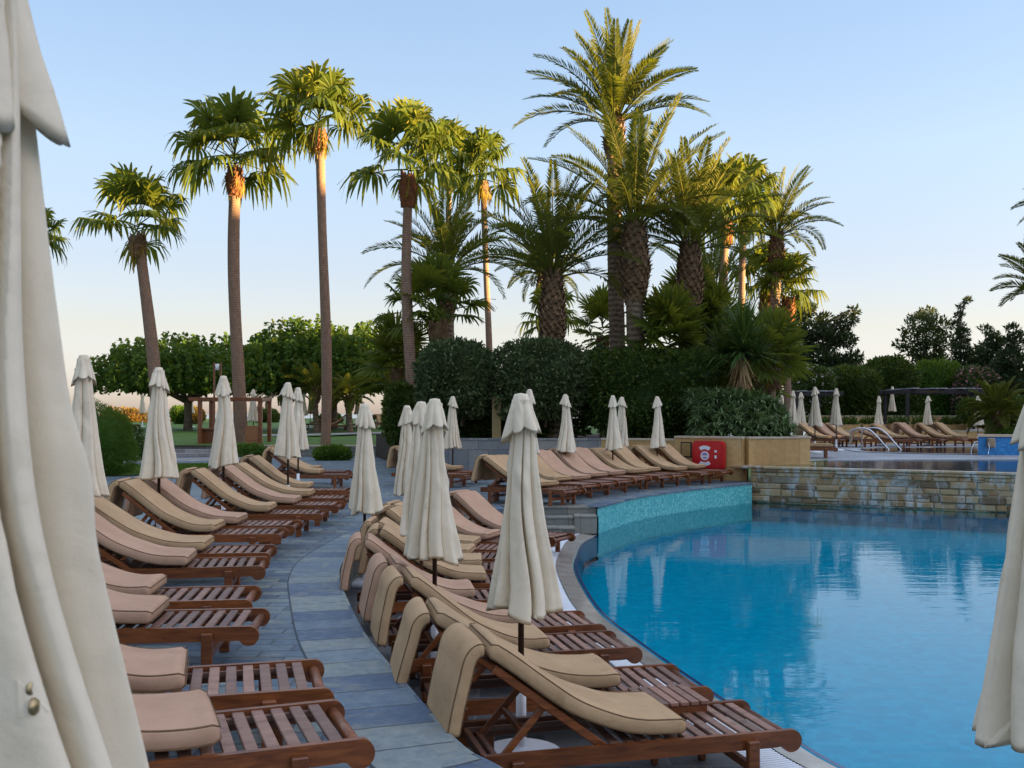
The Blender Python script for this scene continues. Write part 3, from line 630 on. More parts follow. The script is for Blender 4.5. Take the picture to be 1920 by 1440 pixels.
def cap_mb(seed,rim=.122,drop=.265,crum=.13):
    r=np.random.default_rng(seed+50); n,m=14,96; t=np.linspace(0,1,n)[:,None]; a=np.linspace(0,2*np.pi,m,endpoint=False)[None,:]
    ph=r.uniform(0,6.28); lob=1+.16*np.sin(2*a+r.uniform(0,6))+.1*np.sin(3*a+r.uniform(0,6))
    fold=np.abs(np.sin(4*(a+.2*np.sin(a+ph))+ph))**.8
    rad=(.042+(rim-.042)*t**.9)*(1+t*(lob-1))*(1-.30*t+.42*t*fold)
    z=2.305-drop*t*(1+.16*np.sin(a+ph)+crum*(fold-.5)*t)
    for _ in range(9):
        a0,t0=r.uniform(0,6.28),r.uniform(.2,.9); da=(a-a0+np.pi)%(2*np.pi)-np.pi
        rad=rad+r.uniform(-.010,.009)*np.exp(-(da/.22)**2-((t-t0-.5*da)/.16)**2)
    V=np.stack([rad*np.cos(a),rad*np.sin(a),z],-1)
    top=np.array([[[.0*math.cos(x),.0*math.sin(x),2.312] for x in a[0]]]); Vi=V[-1:]*np.array([.84,.84,1])+np.array([0,0,.045])
    V=np.concatenate([top,V,Vi]); N=n+2
    i=np.arange(N-1)[:,None]*m; j=np.arange(m)[None,:]; k=(j+1)%m
    Q=np.stack([i+j,i+m+j,i+m+k,i+k],-1).reshape(-1,4)
    mb=MB(); mb.add(V.reshape(-1,3),[Q],smooth=True); return mb
def make_parasol(seed,hw=.118):
    t=thing('parasol','x','parasol',group='closed parasols')
    c=canopy_mb(seed,hw,*((8,.28) if hw<.13 else (12,.36))).obj('canopy',M_cream,t); cap_mb(seed,crum=.13 if hw<.13 else .20).obj('cap',M_cream,t)
    mb=MB(); tube(mb,[(0,0,.30),(0,0,2.28)],.0195,12); mb.obj('pole',M_pole,t)
    mb=MB(); lathe(mb,[(0,.001),(.25,.001),(.26,.015),(.255,.045),(.20,.065),(.05,.075),(.034,.085),(.032,.42),(.022,.425),(0,.425)],28); mb.obj('base',M_white,t)
    return t
_par={}
def parasol(x,y,z,label,var=0,rot=0,scale=1.0):
    if var not in _par: t=_par[var]=make_parasol(11+var*7,.140 if var==5 else .118); t.location=(x,y,z); t.rotation_euler=(0,0,rot); t['label']=label; t.scale=(scale,)*3; return t
    return dup(_par[var],(x,y,z),rot,label,scale)

# ================================================================== PALMS AND OTHER PLANTS
def trunk_path(base,top,bend=0,n=22,sway=.04):
    b=np.array(base,float); t=np.array(top,float); s=np.linspace(0,1,n)[:,None]
    side=np.array([1,0,0])
    P=b+(t-b)*s+side*bend*np.sin(np.pi*s)+side*sway*np.sin(7*s+b[0])
    return P
def fan_leaf(mb,o,d,up,pet,rad,r,droop,nseg=24,spread=122):
    d=d/np.linalg.norm(d); s=np.cross(d,up); s/=np.linalg.norm(s)+1e-9; u=np.cross(s,d)
    e=o+d*pet+np.array([0,0,-.04*pet*pet])
    tube(mb,[o,o+d*pet*.5+np.array([0,0,.01]),e],[.03,.022,.014],4,False,None,r,False)
    A=np.radians(np.linspace(-spread,spread,nseg)+rng.uniform(-2,2,nseg)); da=np.radians(2*spread/nseg)
    rr=np.array([.0,.34,.60,.82,1.0]); ww=np.array([.01,.34*da*.53,.60*da*.50,.60*da*.36,.006])
    dirs=np.cos(A)[:,None]*d+np.sin(A)[:,None]*s                # blade plane
    perp=-np.sin(A)[:,None]*d+np.cos(A)[:,None]*s
    R_=rad*(.72+.28*np.cos(A*.62))*rng.uniform(.9,1.05,nseg)
    C=e+dirs[:,None,:]*(R_[:,None]*rr)[:,:,None]
    cup=(u*.16*rad)[None,None,:]*(np.abs(A)[:,None,None]/2.05)**2*rr[None,:,None]*1.2
    zig=(u*.014)[None,None,:]*np.where(np.arange(nseg)%2,1,-1)[:,None,None]
    C=C+cup
    H=(R_[:,None]*np.clip(rr-.52,0,1)[None,:]**1.3)*droop*rng.uniform(.5,1.5,nseg)[:,None]*2.3
    C[:,:,2]-=H; C[:,:,:2]-=(dirs[:,None,:2]*(H*.28)[:,:,None])
    W=(R_[:,None]*ww)[:,:,None]*perp[:,None,:]
    Lf=C-W+zig; Rt=C+W-zig
    V=np.stack([Lf,Rt],2).reshape(-1,3); nb=len(rr)*2
    b=np.arange(nseg)[:,None]*nb; k=np.arange(len(rr)-1)[None,:]*2
    Q=np.stack([b+k,b+k+1,b+k+3,b+k+2],-1).reshape(-1,4)
    rv=np.clip(r+rng.uniform(-.12,.12,nseg),0,1); rv=np.repeat(rv,nb).reshape(nseg,nb).copy(); rv[:,6:]=np.clip(rv[:,6:]+.15,0,1)
    mb.add(V,[Q],rnd=rv.ravel())
def fan_crown(mb,c,n,pet,rad,lo=-42,hi=86,droop=.5,dead=0):
    for i in range(n):
        f=(i+.5)/n; el=R((hi-(hi-max(lo,lo*.30))*f**1.0+rng.uniform(-10,10)) if not (i>=n-3 and n>16) else rng.uniform(-78,-62)); az=i*2.39996+rng.uniform(-.45,.45)
        d=np.array([math.cos(az)*math.cos(el),math.sin(az)*math.cos(el),math.sin(el)])
        up=np.array([-math.cos(az)*math.sin(el),-math.sin(az)*math.sin(el),math.cos(el)])+rng.uniform(-.5,.5,3)
        old=i>=n-3 and n>16; p=pet*rng.uniform(.8,1.15)*(.75+.25*math.sin(f*3.1))*(.30 if old else 1)
        o=np.array(c)+np.array([0,0,.95*(1-f)+.02])
        fan_leaf(mb,o,d-np.array([0,0,.12]),up,p,rad*rng.uniform(.85,1.1)*(.42 if old else 1 if f>.08 else .9),.97 if old else float(np.clip(.55-.25*f+rng.uniform(-.18,.22),0,.85)),droop*(.55+.75*f))
def boots_mb(mb,P,rad,n,size,up=.7,flare=1.0):
    P=np.array(P);L=len(P)
    for i in range(n):
        f=(i+rng.uniform(0,.5))/n; k=f*(L-1); k0=min(int(k),L-2); c=P[k0]+(P[k0+1]-P[k0])*(k-k0)
        a=i*2.39996; r0=np.interp(f,[0,.5,1],rad)
        d=np.array([math.cos(a),math.sin(a),0]); s=np.array([-math.sin(a),math.cos(a),0]); z=np.array([0,0,1.])
        h=size*rng.uniform(.8,1.3); w_=size*.55; o=c+d*r0*.9
        tip=o+d*h*(1-up)*flare+z*h*up
        V=[o-s*w_-z*h*.2,o+s*w_-z*h*.2,o+s*w_*.5+d*h*.18+z*h*.45,o-s*w_*.5+d*h*.18+z*h*.45,tip-s*w_*.28,tip+s*w_*.28,tip-d*h*.12-s*w_*.2,tip-d*h*.12+s*w_*.2]
        mb.add(V,[[0,1,2,3],[3,2,5,4],[4,5,7,6],[0,3,4,6],[1,7,5,2]],rnd=rng.uniform(0,1))
def fan_palm(base,ctop,label,n=34,pet=1.25,rad=1.15,tr=(.30,.22),bend=0,droop=.5,lo=-42,boot='red',hi=86,shag=.9,name='fan_palm'):
    t=thing(name,label,'palm tree',base); b=np.zeros(3); c=np.array(ctop,float)-np.array(base,float)
    if tr:
        P=trunk_path(b-np.array([0,0,.1]),c,bend,30); rr=np.interp(np.linspace(0,1,30),[0,.06,.3,1],[tr[0]*1.2,tr[0],tr[0]*.9+tr[1]*.1,tr[1]])
        rr=rr*(1+.05*np.sin(np.linspace(0,9,30)+base[0])); mb=MB(); tube(mb,P,rr*.86,16); mb.obj('trunk',M_trunk,t)
        mb=MB(); z=np.array([0,0,1.]); boots_mb(mb,[c-z*shag-z*.15,c-z*shag*.5-z*.15,c-z*.05],[tr[1]*.98,tr[1]*1.35,tr[1]*.9],70,.34,.72); mb.obj('leaf_base',M_boot_red if boot=='red' else M_boot,t)
    mb=MB(); fan_crown(mb,c,n,pet,rad,lo,hi,droop); mb.obj('crown',M_fan,t)
    return t
def frond(mb,o,az,e0,L,bend,r,nl=64,ll=.50,w=.054,tw=0):
    n=nl; s=np.linspace(0,1,n); e=e0-bend*s**1.35
    H=np.array([math.cos(az),math.sin(az),0]); S0=np.array([-math.sin(az),math.cos(az),0])
    T=np.cos(e)[:,None]*H+np.sin(e)[:,None]*np.array([0,0,1]); P=o+np.concatenate([[[0,0,0]],np.cumsum(T[:-1],axis=0)])*L/(n-1)
    S=np.tile(S0,(n,1)); N=np.cross(S,T)*-1; N=np.cross(T,S); 
    ct,st=math.cos(tw),math.sin(tw); S,N=S*ct+N*st,N*ct-S*st
    tube(mb,P[::5],np.linspace(.034,.006,len(P[::5])),4,False,None,min(r+.25,1),False)
    i0=int(n*.21); p=P[i0:];t=T[i0:];q=s[i0:];m=len(p)
    ln=ll*(.35+.9*np.sin(np.clip((q-.05)*3.0,0,3.05))**.8*.75)*(1.0-.45*q**3)
    fw=np.interp(q,[0,.3,1],[.45,.75,1.3])
    V=[];rv=[]
    for sg in (1,-1):
        j=rng.uniform(-.18,.18,(m,1)); k=rng.uniform(-.2,.25,(m,1))
        d=S[i0:]*sg+t*(fw[:,None]+j)+N[i0:]*(.45+k); d/=np.linalg.norm(d,axis=1)[:,None]
        u=np.cross(d,np.cross(t,d)); wv=np.cross(d,N[i0:]); wv/=np.linalg.norm(wv,axis=1)[:,None]+1e-9
        a=p; mid=p+d*(ln*.45)[:,None]; tip=p+d*ln[:,None]; tip[:,2]-=ln*.10
        V.append(np.stack([a,mid+wv*w*.5,tip,mid-wv*w*.5],1).reshape(-1,3)); rv.append(np.repeat(np.clip(r+rng.uniform(-.12,.12,m),0,1),4))
    V=np.concatenate(V); mb.add(V,[np.arange(len(V)).reshape(-1,4)],rnd=np.concatenate(rv))
def date_crown(mb,c,n,L,hi=88,lo=5,bend=(35,70),ll=.5,dry=0):
    for i in range(n):
        f=(i+.5)/n; az=i*2.39996+rng.uniform(-.2,.2)
        frond(mb,np.array(c)+np.array([math.cos(az)*.12,math.sin(az)*.12,.25*(1-f)]),az,R(hi-(hi-lo)*f**1.1+rng.uniform(-6,6)),L*rng.uniform(.85,1.08),R(np.interp(f,[0,1],bend)+rng.uniform(-8,10)),float(np.clip(.5-.3*f+rng.uniform(-.2,.25),0,1)),ll=ll,tw=rng.uniform(-.5,.5))
def date_palm(base,ctop,label,n=44,L=3.2,tr=(.28,.26),swell=.42,sh=1.6,bend=0,hi=88,lo=5,bd=(30,68),ll=.5):
    t=thing('date_palm',label,'palm tree',base); b=np.zeros(3); c=np.array(ctop,float)-np.array(base,float)
    P=trunk_path(b-np.array([0,0,.1]),c,bend,30,.03); mb=MB(); tube(mb,P,np.linspace(tr[0]*1.08,tr[1],30),16)
    z=np.array([0,0,1.]); h=c[2]-sh
    if h>.4: boots_mb(mb,P[:max(3,int(30*h/c[2]))],[tr[0]*1.0,(tr[0]+tr[1])/2,tr[1]],int(h*60),.15,.62,1.0)
    mb.obj('trunk',M_dtrunk,t)
    mb=MB(); boots_mb(mb,[c-z*sh,c-z*sh*.55,c+z*.3],[tr[1]*1.05,swell,swell*.62],int(150*sh/1.6),.30,.55,1.15)
    tube(mb,[c-z*sh,c-z*sh*.55,c-z*.1,c+z*.25],[tr[1],swell*.9,swell*.7,.12],12,True,None,.3); mb.obj('leaf_base',M_boot,t)
    mb=MB(); date_crown(mb,c+z*.1,n,L,hi,lo,bd,ll); mb.obj('crown',M_date,t)
    return t
def leaves(mb,P,size,nrm=None,rnd=None,spread=1.0,asp=.5,down=0.0):
    P=np.asarray(P,float);n=len(P)
    d=rng.normal(size=(n,3)); 
    if nrm is not None: d=d*spread+np.asarray(nrm)*1.4
    d[:,2]-=down; d/=np.linalg.norm(d,axis=1)[:,None]
    h=rng.normal(size=(n,3)); s=np.cross(d,h); s/=np.linalg.norm(s,axis=1)[:,None]+1e-9
    L=size*rng.uniform(.65,1.3,n)[:,None]; u=np.cross(s,d)
    a=P; tip=P+d*L; m1=P+d*L*.5+s*L*asp*.5+u*L*.06; m2=P+d*L*.5-s*L*asp*.5+u*L*.06
    V=np.stack([a,m1,tip,m2],1).reshape(-1,3)
    rv=rng.uniform(0,1,n) if rnd is None else np.asarray(rnd)
    mb.add(V,[np.arange(4*n).reshape(-1,4)],rnd=np.repeat(rv,4))
def lumpy(n,rad,p=2.6,lump=.16,seed=0,shell=.78,flatbase=None):
    r=np.random.default_rng(seed); d=r.normal(size=(n,3)); d/=np.linalg.norm(d,axis=1)[:,None]
    k=1/(np.sum(np.abs(d)**p,axis=1))**(1/p)
    cs=r.normal(size=(46,3)); cs/=np.linalg.norm(cs,axis=1)[:,None]; am=r.uniform(-1,1,46)
    f=1+lump*np.sum(am[None,:]*np.exp(-((1-d@cs.T)/.05)),axis=1)
    c2=r.normal(size=(190,3)); c2/=np.linalg.norm(c2,axis=1)[:,None]; a2=r.uniform(-1,1.2,190)
    f=f+lump*.42*np.sum(a2[None,:]*np.exp(-((1-d@c2.T)/.010)),axis=1)
    q=shell+(1-shell)*r.uniform(0,1,n)**.6; q=np.where(r.uniform(size=n)<.05,q*r.uniform(1.0,1.07,n),q)
    return d*(k*f*q)[:,None]*np.array(rad), d
def shrub(name,c,rad,label,mat,n=9000,leaf=.12,p=2.6,lump=.16,cat='shrub',stem=True,seed=None,asp=.5,core=.80,zmin=None,parent=None):
    seed=int(abs(c[0]*31+c[1]*7+rad[0]*13)*10)%9999 if seed is None else seed
    t=thing(name,label,cat,(c[0],c[1],c[2]-rad[2]))
    P,d=lumpy(n,rad,p,lump,seed); mb=MB(); Z=np.array([0,0,rad[2]])
    keep=P[:,2]>-rad[2]*1.0
    leaves(mb,(P+Z)[keep],leaf,d[keep],asp=asp)
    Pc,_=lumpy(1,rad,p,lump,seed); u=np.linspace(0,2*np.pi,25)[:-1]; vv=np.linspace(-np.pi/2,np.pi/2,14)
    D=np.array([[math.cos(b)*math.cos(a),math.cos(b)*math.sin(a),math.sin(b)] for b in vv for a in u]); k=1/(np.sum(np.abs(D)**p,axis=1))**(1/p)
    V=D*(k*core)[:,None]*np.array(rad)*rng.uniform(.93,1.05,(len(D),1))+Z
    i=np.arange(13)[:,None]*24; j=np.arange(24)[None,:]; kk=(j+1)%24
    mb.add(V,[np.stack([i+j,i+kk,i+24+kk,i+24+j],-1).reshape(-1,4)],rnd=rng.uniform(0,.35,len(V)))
    mb.obj('foliage',mat,t)
    if stem:
        mb=MB()
        for s in range(3): 
            a=s*2.1; tube(mb,[(.12*math.cos(a)*rad[0],.12*math.sin(a)*rad[1],-.25),(.25*math.cos(a)*rad[0],.25*math.sin(a)*rad[1],rad[2]*.8)],[.06,.03],6)
        mb.obj('stem',M_bark,t)
    return t
def clumps_tree(name,base,h,label,mat,clumps,leaf=.22,tr=.14,cat='tree',asp=.3,per=420,down=0):
    """clumps: (dx,dy,z,r) foliage masses reached by limbs from a tapered trunk"""
    t=thing(name,label,cat,base); mb=MB(); top=max(c[2] for c in clumps)
    tx=np.mean([c[0] for c in clumps])*.4
    tube(mb,[(0,0,-.2),(tx*.2,0,h*.35),(tx*.6,0,h*.7),(tx,0,top*.98)],[tr*1.2,tr,tr*.6,.03],8)
    for (x,y,z,r) in clumps:
        z0=max(.25*h,z-abs(x)*.6-.8); f=min(z0/top,1); tube(mb,[(tx*f,0,z0),(x*.6,y*.6,z-.2*r-.2),(x,y,z)],[tr*.38,tr*.22,.015],5)
    mb.obj('trunk',M_bark,t); mb=MB()
    for (x,y,z,r) in clumps:
        n=max(60,int(per*r*r)); d=rng.normal(size=(n,3)); d/=np.linalg.norm(d,axis=1)[:,None]; q=rng.uniform(.15,1,n)**.5
        P=np.array([x,y,z])+d*(q*r)[:,None]*np.array([1.1,1,.72]); leaves(mb,P,leaf,d*.7+np.array([0,0,.25]),asp=asp,down=down)
    mb.obj('crown',mat,t); return t
def plane_tree(base,h0,h1,rx,ry,label,nshoot=150,cx=0,per=90):
    t=thing('plane_tree',label,'tree',base); mb=MB()
    tube(mb,[(0,0,-.2),(.03,0,1.0),(0,0,h0*.8)],[.30,.22,.24],12)
    for k in range(9):
        a=k*.7+.2; L=.45+.4*(k%3)/2; tube(mb,[(0,0,h0*.72),(cx*.2+.25*rx*L*math.cos(a),.3*ry*L*math.sin(a),h0*.98),(cx*.6+.6*rx*L*math.cos(a),.6*ry*L*math.sin(a),h0*1.12),(cx+rx*L*math.cos(a),ry*L*math.sin(a),h0*1.3)],[.15,.11,.07,.03],6)
    mb.obj('trunk',M_bark,t); mb=MB()
    for k in range(nshoot):
        q=math.sqrt((k+.5)/nshoot); a=k*2.39996; x=cx+rx*q*math.cos(a); y=ry*q*math.sin(a)
        edge=1-q**3.2; zt=h0+(h1-h0)*(.30+.70*edge**.6)*rng.uniform(.72,1.10); zb=h0*(1.0+.10*rng.uniform(-1,1))+.15*(1-edge)
        n=int(per*(zt-zb)/2.5); s=rng.uniform(0,1,n); rr=.36*(1-.60*s**3)
        th=rng.uniform(0,6.28,n); P=np.stack([x+rr*np.cos(th)+.1*np.sin(s*4+k),y+rr*np.sin(th),zb+(zt-zb)*s],-1)
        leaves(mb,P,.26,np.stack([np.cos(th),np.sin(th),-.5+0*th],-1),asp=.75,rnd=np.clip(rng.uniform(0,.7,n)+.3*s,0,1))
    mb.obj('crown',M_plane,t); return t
def strap_plant(mb,c,n,L,w,lo,hi,droop,rlo=0,rhi=1,seg=4):
    for i in range(n):
        az=i*2.39996+rng.uniform(-.3,.3); el=R(rng.uniform(lo,hi)); l=L*rng.uniform(.7,1.15)
        s=np.linspace(0,1,seg+1); e=el-R(droop)*s; H=np.array([math.cos(az),math.sin(az),0]); S=np.array([-math.sin(az),math.cos(az),0])
        T=np.cos(e)[:,None]*H+np.sin(e)[:,None]*np.array([0,0,1]); P=np.array(c)+np.concatenate([[[0,0,0]],np.cumsum(T[:-1],axis=0)])*l/seg
        ww=w*np.interp(s,[0,.3,1],[.8,1,.06])
        V=np.concatenate([P-S*ww[:,None]/2,P+S*ww[:,None]/2]); k=np.arange(seg); mb.add(V,[np.stack([k,k+1,k+seg+2,k+seg+1],-1)],rnd=rng.uniform(rlo,rhi))
# ================================================================== PLACING EVERYTHING
HOTEL=[(-70,34.6,16.2),(34.65,42,20.9),(42.05,47,15.8),(47.05,52,13.2),(52.05,56.5,17.2),(56.55,110,14.8)]  # roof steps shaped to set how far down sunlight reaches the palms
hotel()
ORD=['nearest','second','third','fourth','fifth','sixth','seventh','eighth','ninth','tenth','eleventh','twelfth','thirteenth','fourteenth']
def nearfoot(px,py,z,a):
    x,y=G(px,py,z+.32); a=R(a); return (x-.33*math.sin(a),y+.33*math.cos(a)),a
# left row on the terrace, feet towards the walkway
T=[(700,1383,20,1),(628,1289,15.5,1),(487,1174,8,1),(472,1124,7,1),(498,1061,10,1),(508,1036,8,0),(527,1001,4,0),(553,985,3,1),(604,963,2,0),(635,947,0,1),(650,934,0,0),(655,919,0,0),(655,890,-2,0),(650,884,-2,0)]
for k,(px,py,a,pk) in enumerate(T):
    f,a=nearfoot(px,py,Z_T,a); c='pink' if pk else 'beige'
    lounger(f,a,Z_T,f'teak lounger with {c} cushion, {ORD[k]} from the camera in the row left of the walkway',pk)
# lower row beside the pool, heads against the terrace edge
L=[]
for px,py,a,pk in [(1503,1367,14.5,0),(1338,1287,12,0),(1203,1213,12,0),(1137,1170,13,1)]:
    f,a=nearfoot(px,py,0,a); L.append((f,a,pk))
for (x,y),a,pk in [((-1.48,10.0),8,1),((-1.44,11.05),5,0),((-1.60,12.1),1,0),((-1.66,13.15),-5,0),((-1.70,14.15),-10,0),((-1.42,15.15),-20,1),((-.93,16.25),-32,1)]:
    a=R(a); L.append(((x+1.88*math.cos(a)-.3*math.sin(a),y+1.88*math.sin(a)+.3*math.cos(a)),a,pk))
for k,(f,a,pk) in enumerate(L):
    c='pink' if pk else 'beige'
    lounger(f,a,0,f'teak lounger with folded {c} cushion, {ORD[k]} from the camera in the poolside row',pk)
# row on the far deck, facing the pool over the mosaic wall
D=[(1080,917,-40,0),(1112,907,-42,0),(1145,903,-42,1),(1177,899,-42,1),(1207,894,-42,1),(1250,891,-40,0),(1278,888,-40,0),(1327,885,-38,0),(1365,882,-36,0)]
for k,(px,py,a,pk) in enumerate(D):
    x,y=G(px,py,Z_T+.32); c='pink' if pk else 'beige'
    if k: k2=len(D)-k
    w_=['left end of the far row, its foot beside the pool steps','second from the left in the far row above the mosaic wall','third from the left in the far row above the mosaic wall','fourth from the left in the far row above the mosaic wall','fifth from the left in the far row above the mosaic wall','fourth from the red lifebuoy cabinet','third from the red lifebuoy cabinet','second from the red lifebuoy cabinet','in front of the red lifebuoy cabinet'][k]
    lounger((x,y),R(a),Z_T,f'{c} cushioned lounger, {w_}',pk)
lounger((1.35,19.45),R(-12),Z_T,'beige lounger with its folded head flap towards the camera, behind the big parasol',0)
lounger((-.72,24.9),R(-22),Z_T,'beige lounger by the grey planter wall, further of the left pair',0)
lounger((-.98,23.9),R(-22),Z_T,'beige lounger by the grey planter wall, nearer of the left pair',0)
# upper deck row behind the back pool
U=[(1600,0),(1626,1),(1655,0),(1746,0),(1790,1),(1834,0),(1866,0)]
for k,(px,pk) in enumerate(U):
    y=38.6+.12*k; c='pink' if pk else 'beige'
    w_=['at the left end of the upper row','second from the left in the upper row','just left of the pool ladder','just right of the long flat lounger','third from the right in the upper row','second from the right in the upper row','behind the blue fountain wall'][k]
    lounger((XA(px,y),y+.9),R(-48),Z_U,f'{c} cushioned lounger {w_} behind the back pool',pk)
lounger((XA(1718,38.3),38.6),R(-22),Z_U,'pink cushioned lounger laid long, behind the steel pool ladder',1,'low')
lounger((XA(1572,29.8),29.9),R(-14),Z_U,'lounger laid flat at the end of the yellow planter box',0,'flat')
lounger((XA(1548,35.2),36.6),R(-30),Z_U,'pale lounger half hidden behind the yellow planter box',0,'low')
# loungers on the lawn
for px,y,a,lb,kd in [(262,62,25,'dark wooden lounger on the lawn left of the plane tree trunk','sit'),(238,66,20,'far lounger on the lawn beside the left green bush','sit'),(590,60,190,'lounger under the second plane tree, left of the tall palm trunk','sit'),(655,63,160,'lounger on the lawn just right of the tall palm trunk','sit'),(676,64,205,'sunlit lounger with raised back by the black lamp post','sit'),(692,67,205,'sunlit lounger furthest right on the lawn','sit'),(565,64,170,'lounger on the lawn beneath the distant pair of parasols','sit')]:
    lounger((XA(px,y),y),R(a),lawn_z(y)+.02,lb,0,kd)

# ---- closed parasols
pr=[(-.745,1.38,Z_T+.12,'huge cream parasol close to the camera at the left edge',5,2.6,1.0),
 (2.035,3.86,0,'cream parasol at the right edge hanging over the pool view',1,.4,1.0),
 (XA(977,6.42),6.42,0,'largest full cream parasol, standing between the two nearest poolside loungers',2,1.9,1.0),
 (XA(815,8.55),8.55,0,'cream parasol in the centre foreground behind the third poolside lounger',3,.6,1.0),
 (XA(790,10.6),10.6,0,'cream parasol mostly hidden behind the central foreground parasol',1,2.0,1.0),
 (XA(690,13.2),12.9,0,'cream parasol standing alone at the bend of the walkway',4,1.0,1.0),
 (XA(763,15.5),15.5,0,'cream parasol half hidden left of the central pair',0,4.0,1.0),
 (XA(157,9.95),9.95,Z_T,'cream parasol next to the huge one at the left edge',1,3.7,1.0),
 (XA(298,12.6),12.6,Z_T,'cream parasol before the leaning palm trunk',2,.9,1.0),
 (XA(419,15.4),15.4,Z_T,'cream parasol with a ragged torn hem before the wooden hut',3,3.2,1.0),
 (XA(540,18.6),18.6,Z_T,'cream parasol, front one of the pair left of the tall palm',4,2.2,1.0),
 (XA(559,22.2),22.2,Z_T,'cream parasol, rear one of the pair left of the tall palm',0,.3,1.0),
 (XA(849,25.2),25.2,Z_T,'small cream parasol before the round grey green bush',1,1.2,.94),
 (XA(993,21.0),21.0,Z_T,'cream parasol showing only its cap behind the largest one',2,5.0,.97),
 (XA(1060,22.8),22.8,Z_T,'cream parasol over the far row, first right of the largest one',3,4.4,.94),
 (XA(1149,24.2),24.2,Z_T,'cream parasol, front one of the pair before the dark bush',4,.1,.94),
 (XA(1166,26.3),26.3,Z_T,'cream parasol, rear one of the pair before the dark bush',0,1.4,.94),
 (XA(1232,25.6),25.6,Z_T,'cream parasol before the dark bush, nearest the bronze plaque',1,5.2,.94),
 (XA(1528,33.6),33.6,Z_U,'tallest looking parasol of the upper deck, right of the planter',2,2.8,.95),
 (XA(1568,35.6),35.6,Z_U,'slim parasol of the upper deck before the left pergola',3,5.9,.95),
 (XA(1487,39),39,Z_U,'parasol rising behind the right end of the succulents',4,3.0,.95),
 (XA(1502,42),42,Z_U,'narrow parasol beside the left pergola',0,2.2,.95),
 (XA(1464,43),43,Z_U,'parasol half covered by palm leaves behind the planter',1,.8,.97),
 (XA(1640,42),41.5,Z_U,'parasol standing behind the steel pool ladder',2,4.1,.88),
 (XA(1731,42),41.5,Z_U,'parasol before the left post of the right pergola',3,1.1,.88),
 (XA(1823,42),41.5,Z_U,'parasol at the right end of the pergola',4,5.1,.88),
 (XA(1660,54),53,1.42,'distant parasol before the trimmed hedge',0,3.3,.95),
 (XA(1908,46),46,Z_U,'far parasol beside the parasol at the right edge',1,3.3,.95),
 (XA(475,43.5),43.5,lawn_z(43.5),'shaded parasol on the lawn seen through the wooden hut frame',2,.2,1.0),
 (XA(442,58),56,lawn_z(56),'pale parasol on the lawn left of the thick palm trunk',3,.2,1.0),
 (XA(582,60),58,lawn_z(58),'yellow lit parasol on the lawn between two palm trunks',4,.2,1.0),
 (XA(570,64),66,lawn_z(66),'tiny parasol on the lawn between two palm trunks',0,.2,1.0),
 (XA(679,66),64,lawn_z(64),'yellow lit parasol on the lawn by the black lamp post',1,.2,1.0),
 (XA(246,66),68,lawn_z(68),'tiny parasol on the lawn beside the orange bush',2,.9,1.0),
 (XA(376,70),68,lawn_z(68),'sunlit parasol beyond the left post of the wooden hut',3,.9,1.0)]
for x,y,z,lb,v,rt,s in pr: parasol(x,y,z,lb,v,rt,s)
# rusty press studs on the near parasol
near=[o for o in COL.objects if o.get('label','').startswith('huge cream')][0]
bpy.context.view_layer.update()
cnp=[c for c in near.children if c.name.startswith('canopy')][0]
def on_cloth(px,py):
    o=Vector((0,0,CZ))-near.location; rz=Matrix.Rotation(-near.rotation_euler.z,3,'Z'); d=Vector(((px-960)/F,1,-(py-HOR)/F)).normalized()
    return cnp.ray_cast(rz@o,rz@d)
g=[on_cloth(px,py) for px,py in ((28,1268),(84,1262),(92,1340),(36,1352))]
if all(x[0] for x in g):
    pts=[x[1]+x[2]*.004 for x in g]; cp_=(pts[0]+pts[1]+pts[2]+pts[3])/4; nn=(pts[1]-pts[0]).cross(pts[3]-pts[0]).normalized()
    if nn.dot(g[0][2])<0: nn=-nn
    mb=MB(); q8=[cp_+(p_-cp_)*.85+nn*.001 for p_ in pts]; mb.add([tuple(v_) for v_ in q8]+[tuple(v_-nn*.006) for v_ in q8],[[0,3,2,1],[0,1,5,4],[1,2,6,5],[2,3,7,6],[3,0,4,7]])
    pt=mb.obj('stud_patch',M_cream,near)
    e=(pts[1]-pts[0]).normalized(); f_=nn.cross(e).normalized(); MM=Matrix(((e.x,f_.x,nn.x,0),(e.y,f_.y,nn.y,0),(e.z,f_.z,nn.z,0),(0,0,0,1)))
    for k_,v_ in enumerate((.30,.72)):
        a_=pts[0].lerp(pts[3],v_).lerp(pts[1].lerp(pts[2],v_),.38)+nn*.0055
        mb=MB(); lathe(mb,[(.0105,0),(.0105,.004),(.008,.006),(.005,.005),(.005,.002)] if k_==0 else [(.0105,0),(.0105,.003),(.007,.006),(0,.007)],18,Matrix.Translation(a_)@MM); mb.obj('press_stud',m_simple('aged_brass',(.20,.13,.05),(.45,.35,.2),60,.35,metal=1) if k_==0 else bpy.data.materials['aged_brass'],pt)

# ---- side table between the two nearest poolside loungers
def side_table(x,y,rot):
    t=thing('side_table','small slatted wooden table between the two nearest poolside loungers','table',(x,y,0),rot)
    mb=MB()
    for k in range(6): cbox(mb,-.20+k*.068,-.20+k*.068+.055,-.20,.20,.36,.385,.004,None,random.random())
    mb.obj('tabletop',M_slat,t)
    for s in (1,-1): mb=MB(); cbox(mb,-.19,.19,s*.17-.014,s*.17+.014,.30,.358,.004); mb.obj('apron',M_teak,t)
    for sx in (1,-1):
        for sy in (1,-1):
            mb=MB(); cbox(mb,sx*.16-.02,sx*.16+.02,sy*.165-.02,sy*.165+.02,0,.30,.004); mb.obj('leg',M_teak,t)
side_table(1.0,6.50,R(14))

